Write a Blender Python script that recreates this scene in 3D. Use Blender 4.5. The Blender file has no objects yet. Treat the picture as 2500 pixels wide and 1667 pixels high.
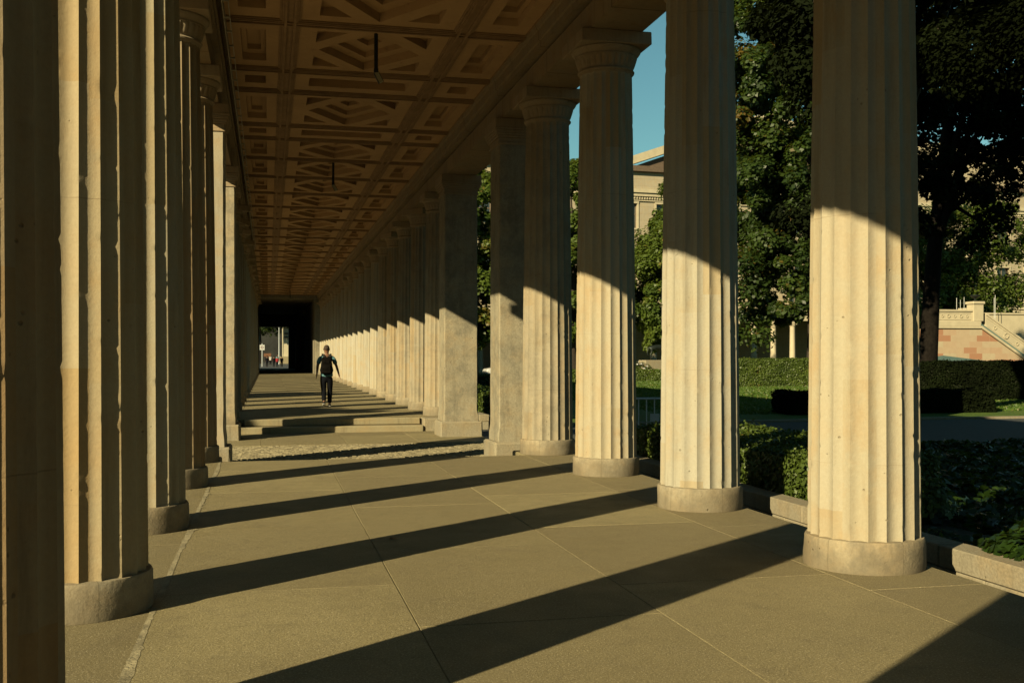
import bpy, bmesh, math, random
import numpy as np
from mathutils import Vector, Matrix
from mathutils.geometry import tessellate_polygon
random.seed(7)
C = bpy.context.scene.collection
S = 1.5            # one layout unit = eye height above the colonnade floor, 1.5 m
R = math.radians
# ------------------------------------------------------------------ camera
cam_d = bpy.data.cameras.new("camera"); cam = bpy.data.objects.new("camera", cam_d); C.objects.link(cam)
cam.location = (0, 0, 1.0 * S)
cam.rotation_euler = (R(90), 0, R(-12.95))
cam_d.sensor_width = 36; cam_d.lens = 37.26; cam_d.shift_y = 0.0132
cam_d.clip_start = 0.05; cam_d.clip_end = 2000
bpy.context.scene.camera = cam
# ------------------------------------------------------------------ sky, sun, exposure
SUN_H = Vector((-1.0, -0.79, 0)).normalized()      # horizontal direction towards the sun
SUN_EL = R(23.95)
w = bpy.data.worlds.new("World"); bpy.context.scene.world = w; w.use_nodes = True
nt = w.node_tree; bg = nt.nodes['Background']
sky = nt.nodes.new('ShaderNodeTexSky'); sky.sky_type = 'NISHITA'; sky.sun_disc = False
sky.sun_elevation = SUN_EL
sky.sun_rotation = math.atan2(SUN_H.x, SUN_H.y)
sky.air_density = 1.0; sky.dust_density = 0.3; sky.ozone_density = 1.0
tint = nt.nodes.new('ShaderNodeMixRGB'); tint.blend_type = 'MULTIPLY'; tint.inputs[0].default_value = 1; tint.inputs[2].default_value = (.49, .78, .63, 1)
nt.links.new(sky.outputs[0], tint.inputs[1]); nt.links.new(tint.outputs[0], bg.inputs[0]); bg.inputs[1].default_value = 0.05
ld = bpy.data.lights.new("sun", 'SUN'); ld.energy = 5.0; ld.angle = R(0.5); ld.color = (1.0, 0.845, 0.50)
sun = bpy.data.objects.new("sun", ld); C.objects.link(sun)
sv = Vector((SUN_H.x * math.cos(SUN_EL), SUN_H.y * math.cos(SUN_EL), math.sin(SUN_EL)))
sun.rotation_euler = sv.to_track_quat('Z', 'Y').to_euler()
vs = bpy.context.scene.view_settings
vs.view_transform = 'Standard'; vs.look = 'None'; vs.exposure = 1.2; vs.gamma = 1.0
sc = bpy.context.scene
sc.cycles.max_bounces = 6; sc.cycles.diffuse_bounces = 2; sc.cycles.use_denoising = True
try: sc.cycles.sample_clamp_indirect = 6.0
except Exception: pass

# ------------------------------------------------------------------ node helpers
K = .5             # base colours below are written for exposure 0; the scene is exposed one stop up
class NT:
    def __init__(s, name):
        s.m = bpy.data.materials.new(name); s.m.use_nodes = True
        s.t = s.m.node_tree; s.b = s.t.nodes['Principled BSDF']; s.out = s.t.nodes['Material Output']
        s.b.inputs['Roughness'].default_value = .85; s.b.inputs['Specular IOR Level'].default_value = .25
    def n(s, typ, **k):
        o = s.t.nodes.new('ShaderNode' + typ)
        for a, v in k.items(): setattr(o, a, v)
        return o
    def l(s, a, b): s.t.links.new(a, b)
    def setin(s, o, i, v):
        if hasattr(v, 'is_output') or hasattr(v, 'links'): s.l(v, o.inputs[i])
        else: o.inputs[i].default_value = v
    def math(s, op, a, b=0.0, c=None, clamp=False):
        o = s.n('Math', operation=op); o.use_clamp = clamp
        s.setin(o, 0, a); s.setin(o, 1, b)
        if c is not None: s.setin(o, 2, c)
        return o.outputs[0]
    def mix(s, f, a, b, mode='MIX'):
        o = s.n('MixRGB', blend_type=mode); s.setin(o, 0, f)
        s.setin(o, 1, a if hasattr(a, 'links') else (*[q * K for q in a], 1)); s.setin(o, 2, b if hasattr(b, 'links') else (*[q * K for q in b], 1))
        return o.outputs[0]
    def noise(s, vec, scale, detail=4, rough=.6, dist=0.0):
        o = s.n('TexNoise'); s.l(vec, o.inputs['Vector']); o.inputs['Scale'].default_value = scale
        o.inputs['Detail'].default_value = detail; o.inputs['Roughness'].default_value = rough
        o.inputs['Distortion'].default_value = dist
        return o.outputs['Fac']
    def voro(s, vec, scale, feature='F1', out='Distance', rnd=1.0):
        o = s.n('TexVoronoi', feature=feature); s.l(vec, o.inputs['Vector']); o.inputs['Scale'].default_value = scale
        o.inputs['Randomness'].default_value = rnd
        return o.outputs[out]
    def ramp(s, f, a, b, lo=0.0, hi=1.0):
        o = s.n('MapRange'); s.setin(o, 0, f); o.inputs[1].default_value = a; o.inputs[2].default_value = b
        o.inputs[3].default_value = lo; o.inputs[4].default_value = hi
        return o.outputs[0]
    def bump(s, h, strength, dist, prev=None):
        o = s.n('Bump'); o.inputs['Strength'].default_value = strength; o.inputs['Distance'].default_value = dist
        s.l(h, o.inputs['Height'])
        if prev is not None: s.l(prev, o.inputs['Normal'])
        return o.outputs[0]
    def coords(s, rand=True):
        tc = s.n('TexCoord').outputs['Object']
        if not rand: return tc, tc
        r = s.n('ObjectInfo').outputs['Random']
        cx = s.n('CombineXYZ'); k = s.math('MULTIPLY', r, 57.0)
        for i in range(3): s.l(k, cx.inputs[i])
        v = s.n('VectorMath', operation='ADD'); s.l(tc, v.inputs[0]); s.l(cx.outputs[0], v.inputs[1])
        return tc, v.outputs[0]

def stone(name, c1, c2, dirt=(.2, .16, .1), pit=.5, grime=.0, blocks=False, joints=None, grain=1.0, rough=.9, mottle=0, vjoint=False, ms=2.3):
    """weathered stone: two tones in blotches, pits, dirt streaks; optional drum blocks and joints"""
    m = NT(name); tc, v = m.coords()
    rnd = m.n('ObjectInfo').outputs['Random']
    base = m.mix(m.ramp(m.noise(v, 1.3, 3, .6, .6), .35, .65), c1, c2)
    base = m.mix(m.math('MULTIPLY', rnd, .55), base, c2)
    hue = m.noise(v, 3.5, 5, .65)
    base = m.mix(m.ramp(hue, .45, .75, 0, .55), base, tuple(x * y for x, y in zip(c1, (1.0, .80, .58))))
    sp = m.n('Mapping'); m.l(v, sp.inputs[0]); sp.inputs['Scale'].default_value = (9, 9, .9)
    streak = m.noise(sp.outputs[0], 1.0, 5, .7)
    base = m.mix(m.ramp(streak, .52, .76, 0, .50), base, dirt)
    if blocks:
        sx = m.n('SeparateXYZ'); m.l(tc, sx.inputs[0])
        ang = m.math('ARCTAN2', sx.outputs[1], sx.outputs[0])
        ai = m.math('FLOOR', m.math('MULTIPLY', ang, 10 / math.pi / 2.0))
        r10 = m.math('MULTIPLY', rnd, 7.0)
        zz = m.math('ADD', m.math('MULTIPLY', sx.outputs[2], .62), m.math('ADD', r10, m.math('MULTIPLY', m.math('SINE', m.math('MULTIPLY', ai, 3.7)), .5)))
        zi = m.math('FLOOR', zz)
        cv = m.n('CombineXYZ'); m.l(ai, cv.inputs[0]); m.l(zi, cv.inputs[1]); m.l(r10, cv.inputs[2])
        wn = m.n('TexWhiteNoise', noise_dimensions='3D'); m.l(cv.outputs[0], wn.inputs[0])
        f = m.ramp(wn.outputs[0], .7, .95, 0, .6)
        base = m.mix(f, base, tuple(x * y for x, y in zip(c1, (.92, .80, .62))))
        f2 = m.ramp(wn.outputs[0], .3, .1, 0, .5)
        base = m.mix(f2, base, tuple(min(.8, x * y) for x, y in zip(c2, (1.1, 1.12, 1.18))))
        zd = m.math('ADD', m.math('MULTIPLY', sx.outputs[2], .58), r10)
        fr = m.math('FRACT', zd)
        line = m.math('LESS_THAN', fr, .0035)
        base = m.mix(m.math('MULTIPLY', m.math('MULTIPLY', line, .5), m.ramp(m.noise(v, 2.4, 2), .42, .6), clamp=True), base, dirt)
    if mottle:
        mn = m.noise(v, ms, 10, .8, .15); mf = m.math('MULTIPLY', m.ramp(mn, .46, .60), mottle)
        base = m.mix(mf, base, tuple(x * y for x, y in zip(c2, (.42, .44, .48))))
        mn2 = m.noise(v, 6.5, 6, .75, .5)
        base = m.mix(m.ramp(mn2, .60, .70, 0, mottle * .6), base, dirt)
    if vjoint:
        sj = m.n('SeparateXYZ'); m.l(tc, sj.inputs[0])
        aj = m.math('ADD', m.math('MULTIPLY', m.math('ARCTAN2', sj.outputs[1], sj.outputs[0]), 2.5 / math.pi / 2 * 2), m.math('ADD', m.math('MULTIPLY', rnd, 3.0), m.ramp(m.noise(v, 12, 3), 0, 1, -.012, .012)))
        lj = m.math('LESS_THAN', m.math('FRACT', aj), .012)
        tj = m.n('TexWhiteNoise', noise_dimensions='1D'); m.l(m.math('FLOOR', aj), tj.inputs['W'])
        base = m.mix(m.ramp(tj.outputs[0], .3, 1, 0, .45), base, tuple(x * y for x, y in zip(c1, (.80, .70, .58))))
        base = m.mix(m.math('MULTIPLY', lj, .6), base, dirt)
    if joints:
        bt = m.n('TexBrick'); 
        rm = m.n('Mapping'); m.l(tc, rm.inputs[0]); rm.inputs['Rotation'].default_value = joints.get('rot', (0, 0, 0))
        m.l(rm.outputs[0], bt.inputs['Vector']); bt.inputs['Scale'].default_value = 1
        bt.inputs['Brick Width'].default_value = joints['w']; bt.inputs['Row Height'].default_value = joints['h']
        bt.inputs['Mortar Size'].default_value = joints.get('m', .008); bt.inputs['Mortar Smooth'].default_value = .1
        bt.inputs['Color1'].default_value = (1, 1, 1, 1); bt.inputs['Color2'].default_value = (*joints.get('c2', (.82, .8, .76)), 1)
        bt.inputs['Mortar'].default_value = (*joints.get('mc', (.45, .42, .38)), 1); bt.offset = joints.get('off', .5)
        base = m.mix(1.0, base, bt.outputs['Color'], 'MULTIPLY')
    if grime:
        sx2 = m.n('SeparateXYZ'); m.l(tc, sx2.inputs[0])
        g = m.math('ADD', sx2.outputs[2], m.ramp(m.noise(v, 4, 4), 0, 1, -.25, .25))
        base = m.mix(m.ramp(g, .05, .35, grime, 0), base, dirt)
    pts = m.voro(v, 13); pmask = m.ramp(m.noise(v, 3.1, 4, .7), .54, .60)
    pitf = m.math('MULTIPLY', m.ramp(m.math('ADD', pts, m.ramp(m.noise(v, 5, 2), .3, .7, -.05, .07)), .13, .06), pmask, clamp=True)
    base = m.mix(m.math('MULTIPLY', pitf, pit), base, dirt)
    fine = m.noise(v, 42, 4, .7)
    base = m.mix(m.ramp(fine, .3, .75, .0, .22 * grain), base, dirt)
    m.l(base, m.b.inputs['Base Color']); m.b.inputs['Roughness'].default_value = rough
    b1 = m.bump(m.noise(v, 9, 6, .7), .15, .02)
    b2 = m.bump(fine, .40 * grain, .006, b1)
    b3 = m.bump(m.math('SUBTRACT', 1.0, pitf), .55, .02, b2)
    m.l(b3, m.b.inputs['Normal'])
    return m.m

def simple(name, col, rough=.7, metal=0.0, var=.15, scale=6, bump=0.0, spec=.3):
    m = NT(name); tc, v = m.coords()
    f = m.noise(v, scale, 4)
    m.l(m.mix(m.ramp(f, .3, .7), tuple(c * (1 - var) for c in col), tuple(min(1, c * (1 + var)) for c in col)), m.b.inputs['Base Color'])
    m.b.inputs['Roughness'].default_value = rough; m.b.inputs['Metallic'].default_value = metal
    m.b.inputs['Specular IOR Level'].default_value = spec
    if bump: m.l(m.bump(m.noise(v, scale * 4, 4), bump, .01), m.b.inputs['Normal'])
    return m.m

def leafmat(name, a, b, c=None, transl=.35, rough=.5):
    """foliage: colour varies leaf by leaf from the mesh's own 'tint' attribute"""
    m = NT(name); at = m.n('Attribute', attribute_name='tint')
    f = at.outputs['Fac']
    col = m.mix(m.ramp(f, 0, .8), a, b)
    if c: col = m.mix(m.ramp(f, .86, .95), col, c)
    m.l(col, m.b.inputs['Base Color']); m.b.inputs['Roughness'].default_value = rough
    m.b.inputs['Specular IOR Level'].default_value = .35
    tr = m.n('BsdfTranslucent'); m.l(m.mix(.5, col, (.30, .38, .03), 'MIX'), tr.inputs[0])
    ms = m.n('MixShader'); ms.inputs[0].default_value = transl
    m.l(m.b.outputs[0], ms.inputs[1]); m.l(tr.outputs[0], ms.inputs[2]); m.l(ms.outputs[0], m.out.inputs[0])
    return m.m

M = {}
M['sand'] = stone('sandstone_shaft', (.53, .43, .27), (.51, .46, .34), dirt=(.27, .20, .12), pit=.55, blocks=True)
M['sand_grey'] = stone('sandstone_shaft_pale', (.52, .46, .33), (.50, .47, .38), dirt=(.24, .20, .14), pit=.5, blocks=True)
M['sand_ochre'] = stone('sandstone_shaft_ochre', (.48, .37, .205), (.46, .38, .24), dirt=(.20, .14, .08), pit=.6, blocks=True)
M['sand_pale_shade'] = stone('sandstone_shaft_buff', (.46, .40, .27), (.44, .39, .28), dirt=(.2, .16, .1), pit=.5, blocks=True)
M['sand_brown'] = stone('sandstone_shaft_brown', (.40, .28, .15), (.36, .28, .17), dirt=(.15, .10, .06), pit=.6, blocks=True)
M['sand_worn'] = stone('sandstone_shaft_stained', (.48, .40, .27), (.40, .35, .25), dirt=(.15, .12, .08), pit=.6, blocks=True, mottle=.35)
M['sandbase'] = stone('sandstone_base', (.56, .46, .30), (.52, .46, .34), dirt=(.17, .14, .09), pit=.7, grime=.6, grain=1.6, mottle=.55, vjoint=True, ms=4.5)
M['cap'] = stone('capital_stone', (.50, .38, .23), (.44, .35, .23), dirt=(.16, .12, .08), pit=.3)
M['pillar'] = stone('cement_pillar', (.50, .44, .31), (.44, .40, .295), dirt=(.16, .13, .085), pit=.9, grain=2.2, mottle=.60)
M['pillar_pale'] = stone('pale_cement_pillar', (.54, .46, .32), (.50, .45, .35), dirt=(.22, .18, .12), pit=.5)
M['granite'] = stone('granite', (.48, .42, .29), (.42, .37, .27), dirt=(.14, .12, .08), pit=.3, grain=2.6)
M['entab'] = stone('entablature_stone', (.46, .34, .19), (.38, .30, .19), dirt=(.14, .10, .06), pit=.3,
                   joints=dict(w=2.9, h=50, m=.012, rot=(0, 0, R(90)), c2=(.9, .88, .84), off=0))
M['step'] = stone('step_stone', (.46, .39, .24), (.40, .35, .22), dirt=(.12, .10, .07), pit=.3, grain=1.5)

def ceil_mat():
    m = NT('painted_plaster'); tc, v = m.coords(False)
    base = m.mix(m.ramp(m.noise(v, 1.1, 5, .7), .35, .7), (.74, .46, .22), (.60, .37, .18))
    base = m.mix(m.ramp(m.noise(v, 5, 5, .75), .58, .75, 0, .5), base, (.28, .16, .085))
    m.l(base, m.b.inputs['Base Color']); m.b.inputs['Roughness'].default_value = .9
    m.l(m.bump(m.noise(v, 30, 4), .25, .01), m.b.inputs['Normal'])
    return m.m
M['ceil'] = ceil_mat()
def rib_mat():
    m = NT('rib_plaster'); tc, v = m.coords(False)
    base = m.mix(m.ramp(m.noise(v, 3, 5, .7), .35, .7), (.50, .31, .155), (.36, .22, .11))
    m.l(base, m.b.inputs['Base Color']); m.b.inputs['Roughness'].default_value = .9
    return m.m
M['rib'] = rib_mat()

def floor_mat():
    m = NT('paving_stone'); tc, v = m.coords(False)
    at = m.n('Attribute', attribute_name='tone'); t = at.outputs['Fac']
    base = m.mix(t, (.28, .226, .122), (.51, .43, .228))
    base = m.mix(m.ramp(m.noise(v, .9, 5, .65, .4), .38, .62, 0, .6), base, (.32, .265, .14))
    base = m.mix(m.ramp(m.noise(v, 5, 5, .7), .56, .76, 0, .5), base, (.21, .17, .10))
    base = m.mix(m.ramp(m.noise(v, 1.6, 7, .8, 1.5), .52, .70, 0, .55), base, (.22, .18, .11))
    sp = m.voro(v, 26); base = m.mix(m.math('MULTIPLY', m.ramp(sp, .12, .03), m.ramp(m.noise(v, 3, 2), .5, .6), clamp=True), base, (.10, .085, .06))
    fine = m.noise(v, 75, 4, .85)
    base = m.mix(m.ramp(fine, .38, .62, 0, .85), base, (.20, .165, .09))
    base = m.mix(m.ramp(m.noise(v, 95, 2, .8), .56, .68, 0, .75), base, (.74, .64, .42))
    base = m.mix(m.ramp(m.noise(v, 2.6, 6, .8, 1.2), .60, .68, 0, .30), base, (.15, .125, .085))
    m.l(base, m.b.inputs['Base Color']); m.b.inputs['Roughness'].default_value = .72
    m.l(m.ramp(m.noise(v, 2.5, 4), .3, .7, .58, .85), m.b.inputs['Roughness'])
    m.l(m.bump(fine, .9, .006, m.bump(m.noise(v, 7, 5), .3, .012)), m.b.inputs['Normal'])
    return m.m
M['floor'] = floor_mat()
M['mortar'] = simple('mortar', (.29, .245, .145), .95, var=.3, scale=14, bump=.6)
M['cement'] = simple('cement', (.37, .32, .20), .95, var=.35, scale=9, bump=1.0)
M['crack'] = simple('crack', (.04, .035, .025), .95)
def cobble_mat():
    m = NT('cobble'); at = m.n('Attribute', attribute_name='tone'); tc, v = m.coords(False)
    c = m.mix(at.outputs['Fac'], (.27, .23, .14), (.50, .43, .27))
    c = m.mix(m.ramp(m.noise(v, 60, 3), .3, .8, 0, .4), c, (.15, .13, .09))
    m.l(c, m.b.inputs['Base Color']); m.l(m.bump(m.noise(v, 50, 4), .5, .006), m.b.inputs['Normal'])
    return m.m
M['cobble'] = cobble_mat()
M['earth'] = simple('earth', (.06, .05, .03), .95, var=.4, scale=3, bump=.8)
M['bounce_gravel'] = simple('bounce_gravel', (.46, .36, .22), .95, var=.2, scale=20, bump=.6)  # unseen ground, kept pale and warm to bounce sunlight into the colonnade
M['asphalt'] = simple('asphalt', (.075, .08, .082), .85, var=.2, scale=8, bump=.5)
def grass_mat():
    m = NT('lawn_green'); tc, v = m.coords(False)
    c = m.mix(m.ramp(m.noise(v, .5, 5, .7), .3, .7), (.10, .19, .016), (.18, .27, .035))
    c = m.mix(m.ramp(m.noise(v, 25, 3, .8), .3, .8, 0, .6), c, (.035, .07, .01))
    m.l(c, m.b.inputs['Base Color']); m.l(m.bump(m.noise(v, 40, 4), 1.0, .04), m.b.inputs['Normal'])
    return m.m
M['grass'] = grass_mat()
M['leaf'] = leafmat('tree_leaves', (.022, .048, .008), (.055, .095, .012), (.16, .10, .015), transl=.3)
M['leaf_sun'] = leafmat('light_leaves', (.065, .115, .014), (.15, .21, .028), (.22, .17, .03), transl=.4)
M['leaf_shade'] = leafmat('shaded_leaves', (.006, .009, .003), (.010, .016, .004), None, transl=.03, rough=.9)  # shade of the unlit crowns and hedges put into the leaf colour
M['leaf_shade'].node_tree.nodes['Principled BSDF'].inputs['Specular IOR Level'].default_value = .05
M['hedge'] = leafmat('hedge_leaves', (.065, .105, .016), (.13, .19, .028), (.17, .12, .03), transl=.25)
M['ivy'] = leafmat('ivy_leaves', (.014, .032, .006), (.04, .085, .012), (.13, .14, .04), transl=.3, rough=.38)
M['grassleaf'] = leafmat('grass_blades', (.06, .13, .012), (.13, .22, .03), (.22, .22, .06), transl=.35)
M['leaf_deep_shade'] = leafmat('deep_shade_leaves', (.004, .006, .002), (.007, .010, .003), None, transl=.02, rough=1.0)  # deeper shade of the near crown put into the leaf colour
M['leaf_deep_shade'].node_tree.nodes['Principled BSDF'].inputs['Specular IOR Level'].default_value = .02
M['bark'] = simple('bark', (.05, .038, .028), .95, var=.4, scale=9, bump=1.0)
M['bark_shade'] = simple('shaded_bark', (.016, .013, .011), 1.0, var=.4, scale=9, bump=1.0, spec=.05)  # shade on the leaning trunk put into the bark colour
M['museum'] = stone('museum_plaster', (.60, .52, .37), (.55, .48, .36), dirt=(.36, .30, .22), pit=.1, rough=.9,
                    joints=dict(w=2.2, h=.75, m=.02, rot=(R(90), 0, 0), c2=(.94, .93, .92), mc=(.80, .78, .74)))
M['museum_trim'] = simple('museum_trim', (.66, .57, .40), .85, var=.1, scale=2)
M['museum_dark'] = simple('museum_roof', (.17, .12, .085), .9, var=.2)
M['glass'] = simple('window_glass', (.05, .065, .07), .12, var=.2, scale=1, spec=.6)
M['frame'] = simple('window_frame', (.24, .19, .14), .6)
M['wall_shade'] = simple('shaded_wall', (.035, .036, .033), .95, var=.4, scale=.4)  # shade on the street building put into its wall colour
M['copper'] = simple('verdigris', (.13, .22, .20), .8)
M['bronze'] = simple('dark_bronze', (.035, .045, .04), .5, metal=.5)
M['iron'] = simple('black_iron', (.018, .018, .017), .6)
M['galv'] = simple('galvanised_steel', (.80, .84, .86), .5, metal=.15, var=.08)
M['white'] = simple('white_paint', (.75, .75, .72), .45, var=.05)
M['carpaint'] = simple('white_car_paint', (.78, .78, .76), .2, var=.02, spec=.5)
M['tyre'] = simple('rubber', (.02, .02, .02), .85)
M['skin'] = simple('skin', (.26, .13, .075), .55, var=.08)
M['hair'] = simple('short_hair', (.07, .048, .035), .9, var=.3, scale=60, bump=.5)
M['teal'] = simple('teal_shirt', (.13, .30, .34), .9, var=.12, scale=7, bump=.4)
M['black'] = simple('black_cloth', (.010, .011, .015), 1.0, var=.3, bump=.3, spec=.04)
M['pack'] = simple('pack_fabric', (.008, .007, .006), 1.0, var=.5, scale=12, bump=.3, spec=.04)
M['red'] = simple('red_cloth', (.38, .02, .03), .9)
M['whitecloth'] = simple('white_cloth', (.7, .68, .64), .9)
M['cyan'] = simple('pale_blue_cloth', (.25, .5, .55), .9)
M['lampbody'] = simple('lamp_black', (.02, .025, .02), .6)
M['lampglass'] = simple('lamp_frosted', (.50, .48, .30), .4)
M['flower'] = simple('white_petals', (.8, .78, .75), .8)
M['signred'] = simple('sign_ring', (.25, .08, .07), .6)
M['brown'] = simple('brown_awning', (.20, .09, .045), .8)
def block_mat():
    m = NT('pink_sandstone_blocks'); tc, v = m.coords(False)
    mp = m.n('Mapping'); m.l(tc, mp.inputs[0]); mp.inputs['Rotation'].default_value = (R(90), 0, 0)
    bt = m.n('TexBrick'); m.l(mp.outputs[0], bt.inputs['Vector']); bt.inputs['Scale'].default_value = 1
    bt.inputs['Brick Width'].default_value = .95; bt.inputs['Row Height'].default_value = .385
    bt.inputs['Mortar Size'].default_value = .006; bt.inputs['Color1'].default_value = (0, 0, 0, 1); bt.inputs['Color2'].default_value = (1, 1, 1, 1)
    bt.inputs['Mortar'].default_value = (.4, .4, .4, 1); bt.offset = .43
    bw = m.n('RGBToBW'); m.l(bt.outputs['Color'], bw.inputs[0])
    c = m.mix(m.ramp(bw.outputs[0], 0, .7), (.62, .52, .36), (.60, .42, .28))
    c = m.mix(m.ramp(bw.outputs[0], .76, .84), c, (.50, .25, .15))
    c = m.mix(m.ramp(m.noise(v, 3, 4), .4, .8, 0, .3), c, (.40, .28, .18))
    m.l(c, m.b.inputs['Base Color']); m.l(m.bump(m.noise(v, 12, 4), .3, .02), m.b.inputs['Normal'])
    return m.m
M['blocks'] = block_mat()

# ------------------------------------------------------------------ mesh helpers
class MB:
    """collects geometry in layout units"""
    def __init__(s): s.v = []; s.f = []; s.mi = []; s.n = 0
    def add(s, vs_, fs, mi=0):
        o = s.n; s.v.extend([tuple(p) for p in vs_]); s.n += len(vs_)
        s.f.extend([tuple(i + o for i in q) for q in fs]); s.mi.extend([mi] * len(fs)); return o
    def box(s, x0, x1, y0, y1, z0, z1, mi=0, mat=None):
        p = [(x, y, z) for z in (z0, z1) for y in (y0, y1) for x in (x0, x1)]
        if mat: p = [tuple(mat @ Vector(q)) for q in p]
        s.add(p, [(0, 2, 3, 1), (4, 5, 7, 6), (0, 1, 5, 4), (2, 6, 7, 3), (0, 4, 6, 2), (1, 3, 7, 5)], mi)
    def cbox(s, x0, x1, y0, y1, z0, z1, c=.01, mi=0, seed=None, j=0):
        """box with chamfered edges"""
        rr = random.Random(seed)
        xs, ys, zs = (x0, x1), (y0, y1), (z0, z1); pts = []; idx = {}
        for a in (0, 1):
            for b in (0, 1):
                for d in (0, 1):
                    sx, sy, sz = (1 if a == 0 else -1), (1 if b == 0 else -1), (1 if d == 0 else -1)
                    for ax in range(3):
                        q = [xs[a] + sx * c, ys[b] + sy * c, zs[d] + sz * c]; q[ax] = (xs[a], ys[b], zs[d])[ax]
                        if j: q = [t + rr.uniform(-j, j) for t in q]
                        idx[(a, b, d, ax)] = len(pts); pts.append(q)
        F = []
        for ax in range(3):
            for e in (0, 1):
                o1, o2 = [k for k in range(3) if k != ax]
                ring = []
                for (u, v_) in ((0, 0), (1, 0), (1, 1), (0, 1)):
                    k = [0, 0, 0]; k[ax] = e; k[o1] = u; k[o2] = v_; ring.append(idx[(*k, ax)])
                F.append(ring if (e == 1) ^ (ax == 1) else ring[::-1])
        for ax in range(3):
            o1, o2 = [k for k in range(3) if k != ax]
            for u in (0, 1):
                for v_ in (0, 1):
                    k0 = [0, 0, 0]; k0[o1] = u; k0[o2] = v_; k1 = list(k0); k1[ax] = 1
                    F.append([idx[(*k0, o1)], idx[(*k1, o1)], idx[(*k1, o2)], idx[(*k0, o2)]])
        for a in (0, 1):
            for b in (0, 1):
                for d in (0, 1): F.append([idx[(a, b, d, 0)], idx[(a, b, d, 1)], idx[(a, b, d, 2)]])
        s.add(pts, F, mi)
    def lathe(s, prof, n=32, c=(0, 0), mod=None, mi=0, close=True):
        vs_ = []
        for (r, z) in prof:
            for k in range(n):
                a = 2 * math.pi * k / n; rr = r + (mod(a, z) if mod else 0)
                vs_.append((c[0] + rr * math.cos(a), c[1] + rr * math.sin(a), z))
        fs = []
        for i in range(len(prof) - 1):
            for k in range(n): k2 = (k + 1) % n; fs.append((i * n + k, i * n + k2, (i + 1) * n + k2, (i + 1) * n + k))
        if close: fs.append(tuple(range(n))[::-1]); fs.append(tuple((len(prof) - 1) * n + k for k in range(n)))
        s.add(vs_, fs, mi)
    def prism(s, poly, y0, y1, mi=0, caps=True, seg=1):
        """(x,z) polygon run along y"""
        n = len(poly); ys = [y0 + (y1 - y0) * k / seg for k in range(seg + 1)]
        vs_ = [(x, y, z) for y in ys for (x, z) in poly]; fs = []
        for j in range(seg):
            for k in range(n): k2 = (k + 1) % n; fs.append((j * n + k, j * n + k2, (j + 1) * n + k2, (j + 1) * n + k))
        if caps: fs.append(tuple(range(n))[::-1]); fs.append(tuple(seg * n + k for k in range(n)))
        s.add(vs_, fs, mi)
    def tube(s, pts, rad, n=8, mi=0):
        pts = [Vector(p) for p in pts]; vs_ = []; fs = []
        for i, p in enumerate(pts):
            d = (pts[min(i + 1, len(pts) - 1)] - pts[max(i - 1, 0)])
            d = d.normalized() if d.length > 1e-9 else Vector((0, 0, 1))
            a = d.cross(Vector((0, 0, 1)) if abs(d.z) < .9 else Vector((1, 0, 0))).normalized(); b = d.cross(a)
            r = rad[i] if isinstance(rad, (list, tuple)) else rad
            for k in range(n):
                t = 2 * math.pi * k / n; vs_.append(p + r * (math.cos(t) * a + math.sin(t) * b))
        for i in range(len(pts) - 1):
            for k in range(n): k2 = (k + 1) % n; fs.append((i * n + k, (i + 1) * n + k, (i + 1) * n + k2, i * n + k2))
        fs.append(tuple(range(n))); fs.append(tuple((len(pts) - 1) * n + k for k in range(n))[::-1])
        s.add(vs_, fs, mi)
    def build(s, name, mat, parent=None, smooth=False, fix=True, attr=None, scale=S):
        me = bpy.data.meshes.new(name)
        me.from_pydata([(x * scale, y * scale, z * scale) for x, y, z in s.v], [], s.f)
        for mm in (mat if isinstance(mat, (list, tuple)) else [mat]): me.materials.append(mm)
        if isinstance(mat, (list, tuple)): me.polygons.foreach_set('material_index', s.mi)
        if attr:
            for an, vals in attr.items():
                a = me.attributes.new(an, 'FLOAT', 'FACE'); a.data.foreach_set('value', np.array(vals, dtype=np.float32))
        if fix:
            bm = bmesh.new(); bm.from_mesh(me); bmesh.ops.recalc_face_normals(bm, faces=bm.faces); bm.to_mesh(me); bm.free()
        if smooth is True: me.polygons.foreach_set('use_smooth', [True] * len(me.polygons))
        elif smooth:
            me.polygons.foreach_set('use_smooth', [True] * len(me.polygons)); me.set_sharp_from_angle(angle=R(smooth))
        me.update()
        o = bpy.data.objects.new(name, me); C.objects.link(o)
        if parent: o.parent = parent
        return o

def tag(o, label=None, cat=None, group=None, kind=None):
    if label: o['label'] = label
    if cat: o['category'] = cat
    if group: o['group'] = group
    if kind: o['kind'] = kind
    return o
def thing(name, label, cat, loc=(0, 0, 0), rz=0, group=None):
    o = bpy.data.objects.new(name, None); C.objects.link(o); o.location = tuple(k * S for k in loc); o.rotation_euler = (0, 0, rz)
    o.empty_display_size = .2
    return tag(o, label, cat, group, 'thing')
def copy_tree(o, loc, rz, label, group=None):
    r = o.copy(); C.objects.link(r); r.location = tuple(k * S for k in loc); r.rotation_euler = (0, 0, rz)
    r['label'] = label
    if group: r['group'] = group
    for ch in list(o.children):
        c = ch.copy(); C.objects.link(c); c.parent = r
        for g in list(ch.children):
            d = g.copy(); C.objects.link(d); d.parent = c
    return r

# ------------------------------------------------------------------ layout (in eye heights)
XL, XR = -.73, 2.78
YN = [4.57, 6.55, 8.55, 10.47]               # near columns in view
YB = [2.53, .62, -1.32, -3.28, -5.24, -7.2, -9.16, -11.12, -13.08, -15.04]        # columns beside and behind the camera
YF = [17.44 + 1.945 * k for k in range(20)]  # columns beyond the passage
YP = [11.9, 15.7]                            # square pillars on both sides of the passage
GZ = -.215                                   # ground level outside
CZ = 4.11                                    # ceiling
Y0, Y1 = -16.2, 56.0
AX = (XL + XR) / 2

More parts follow.
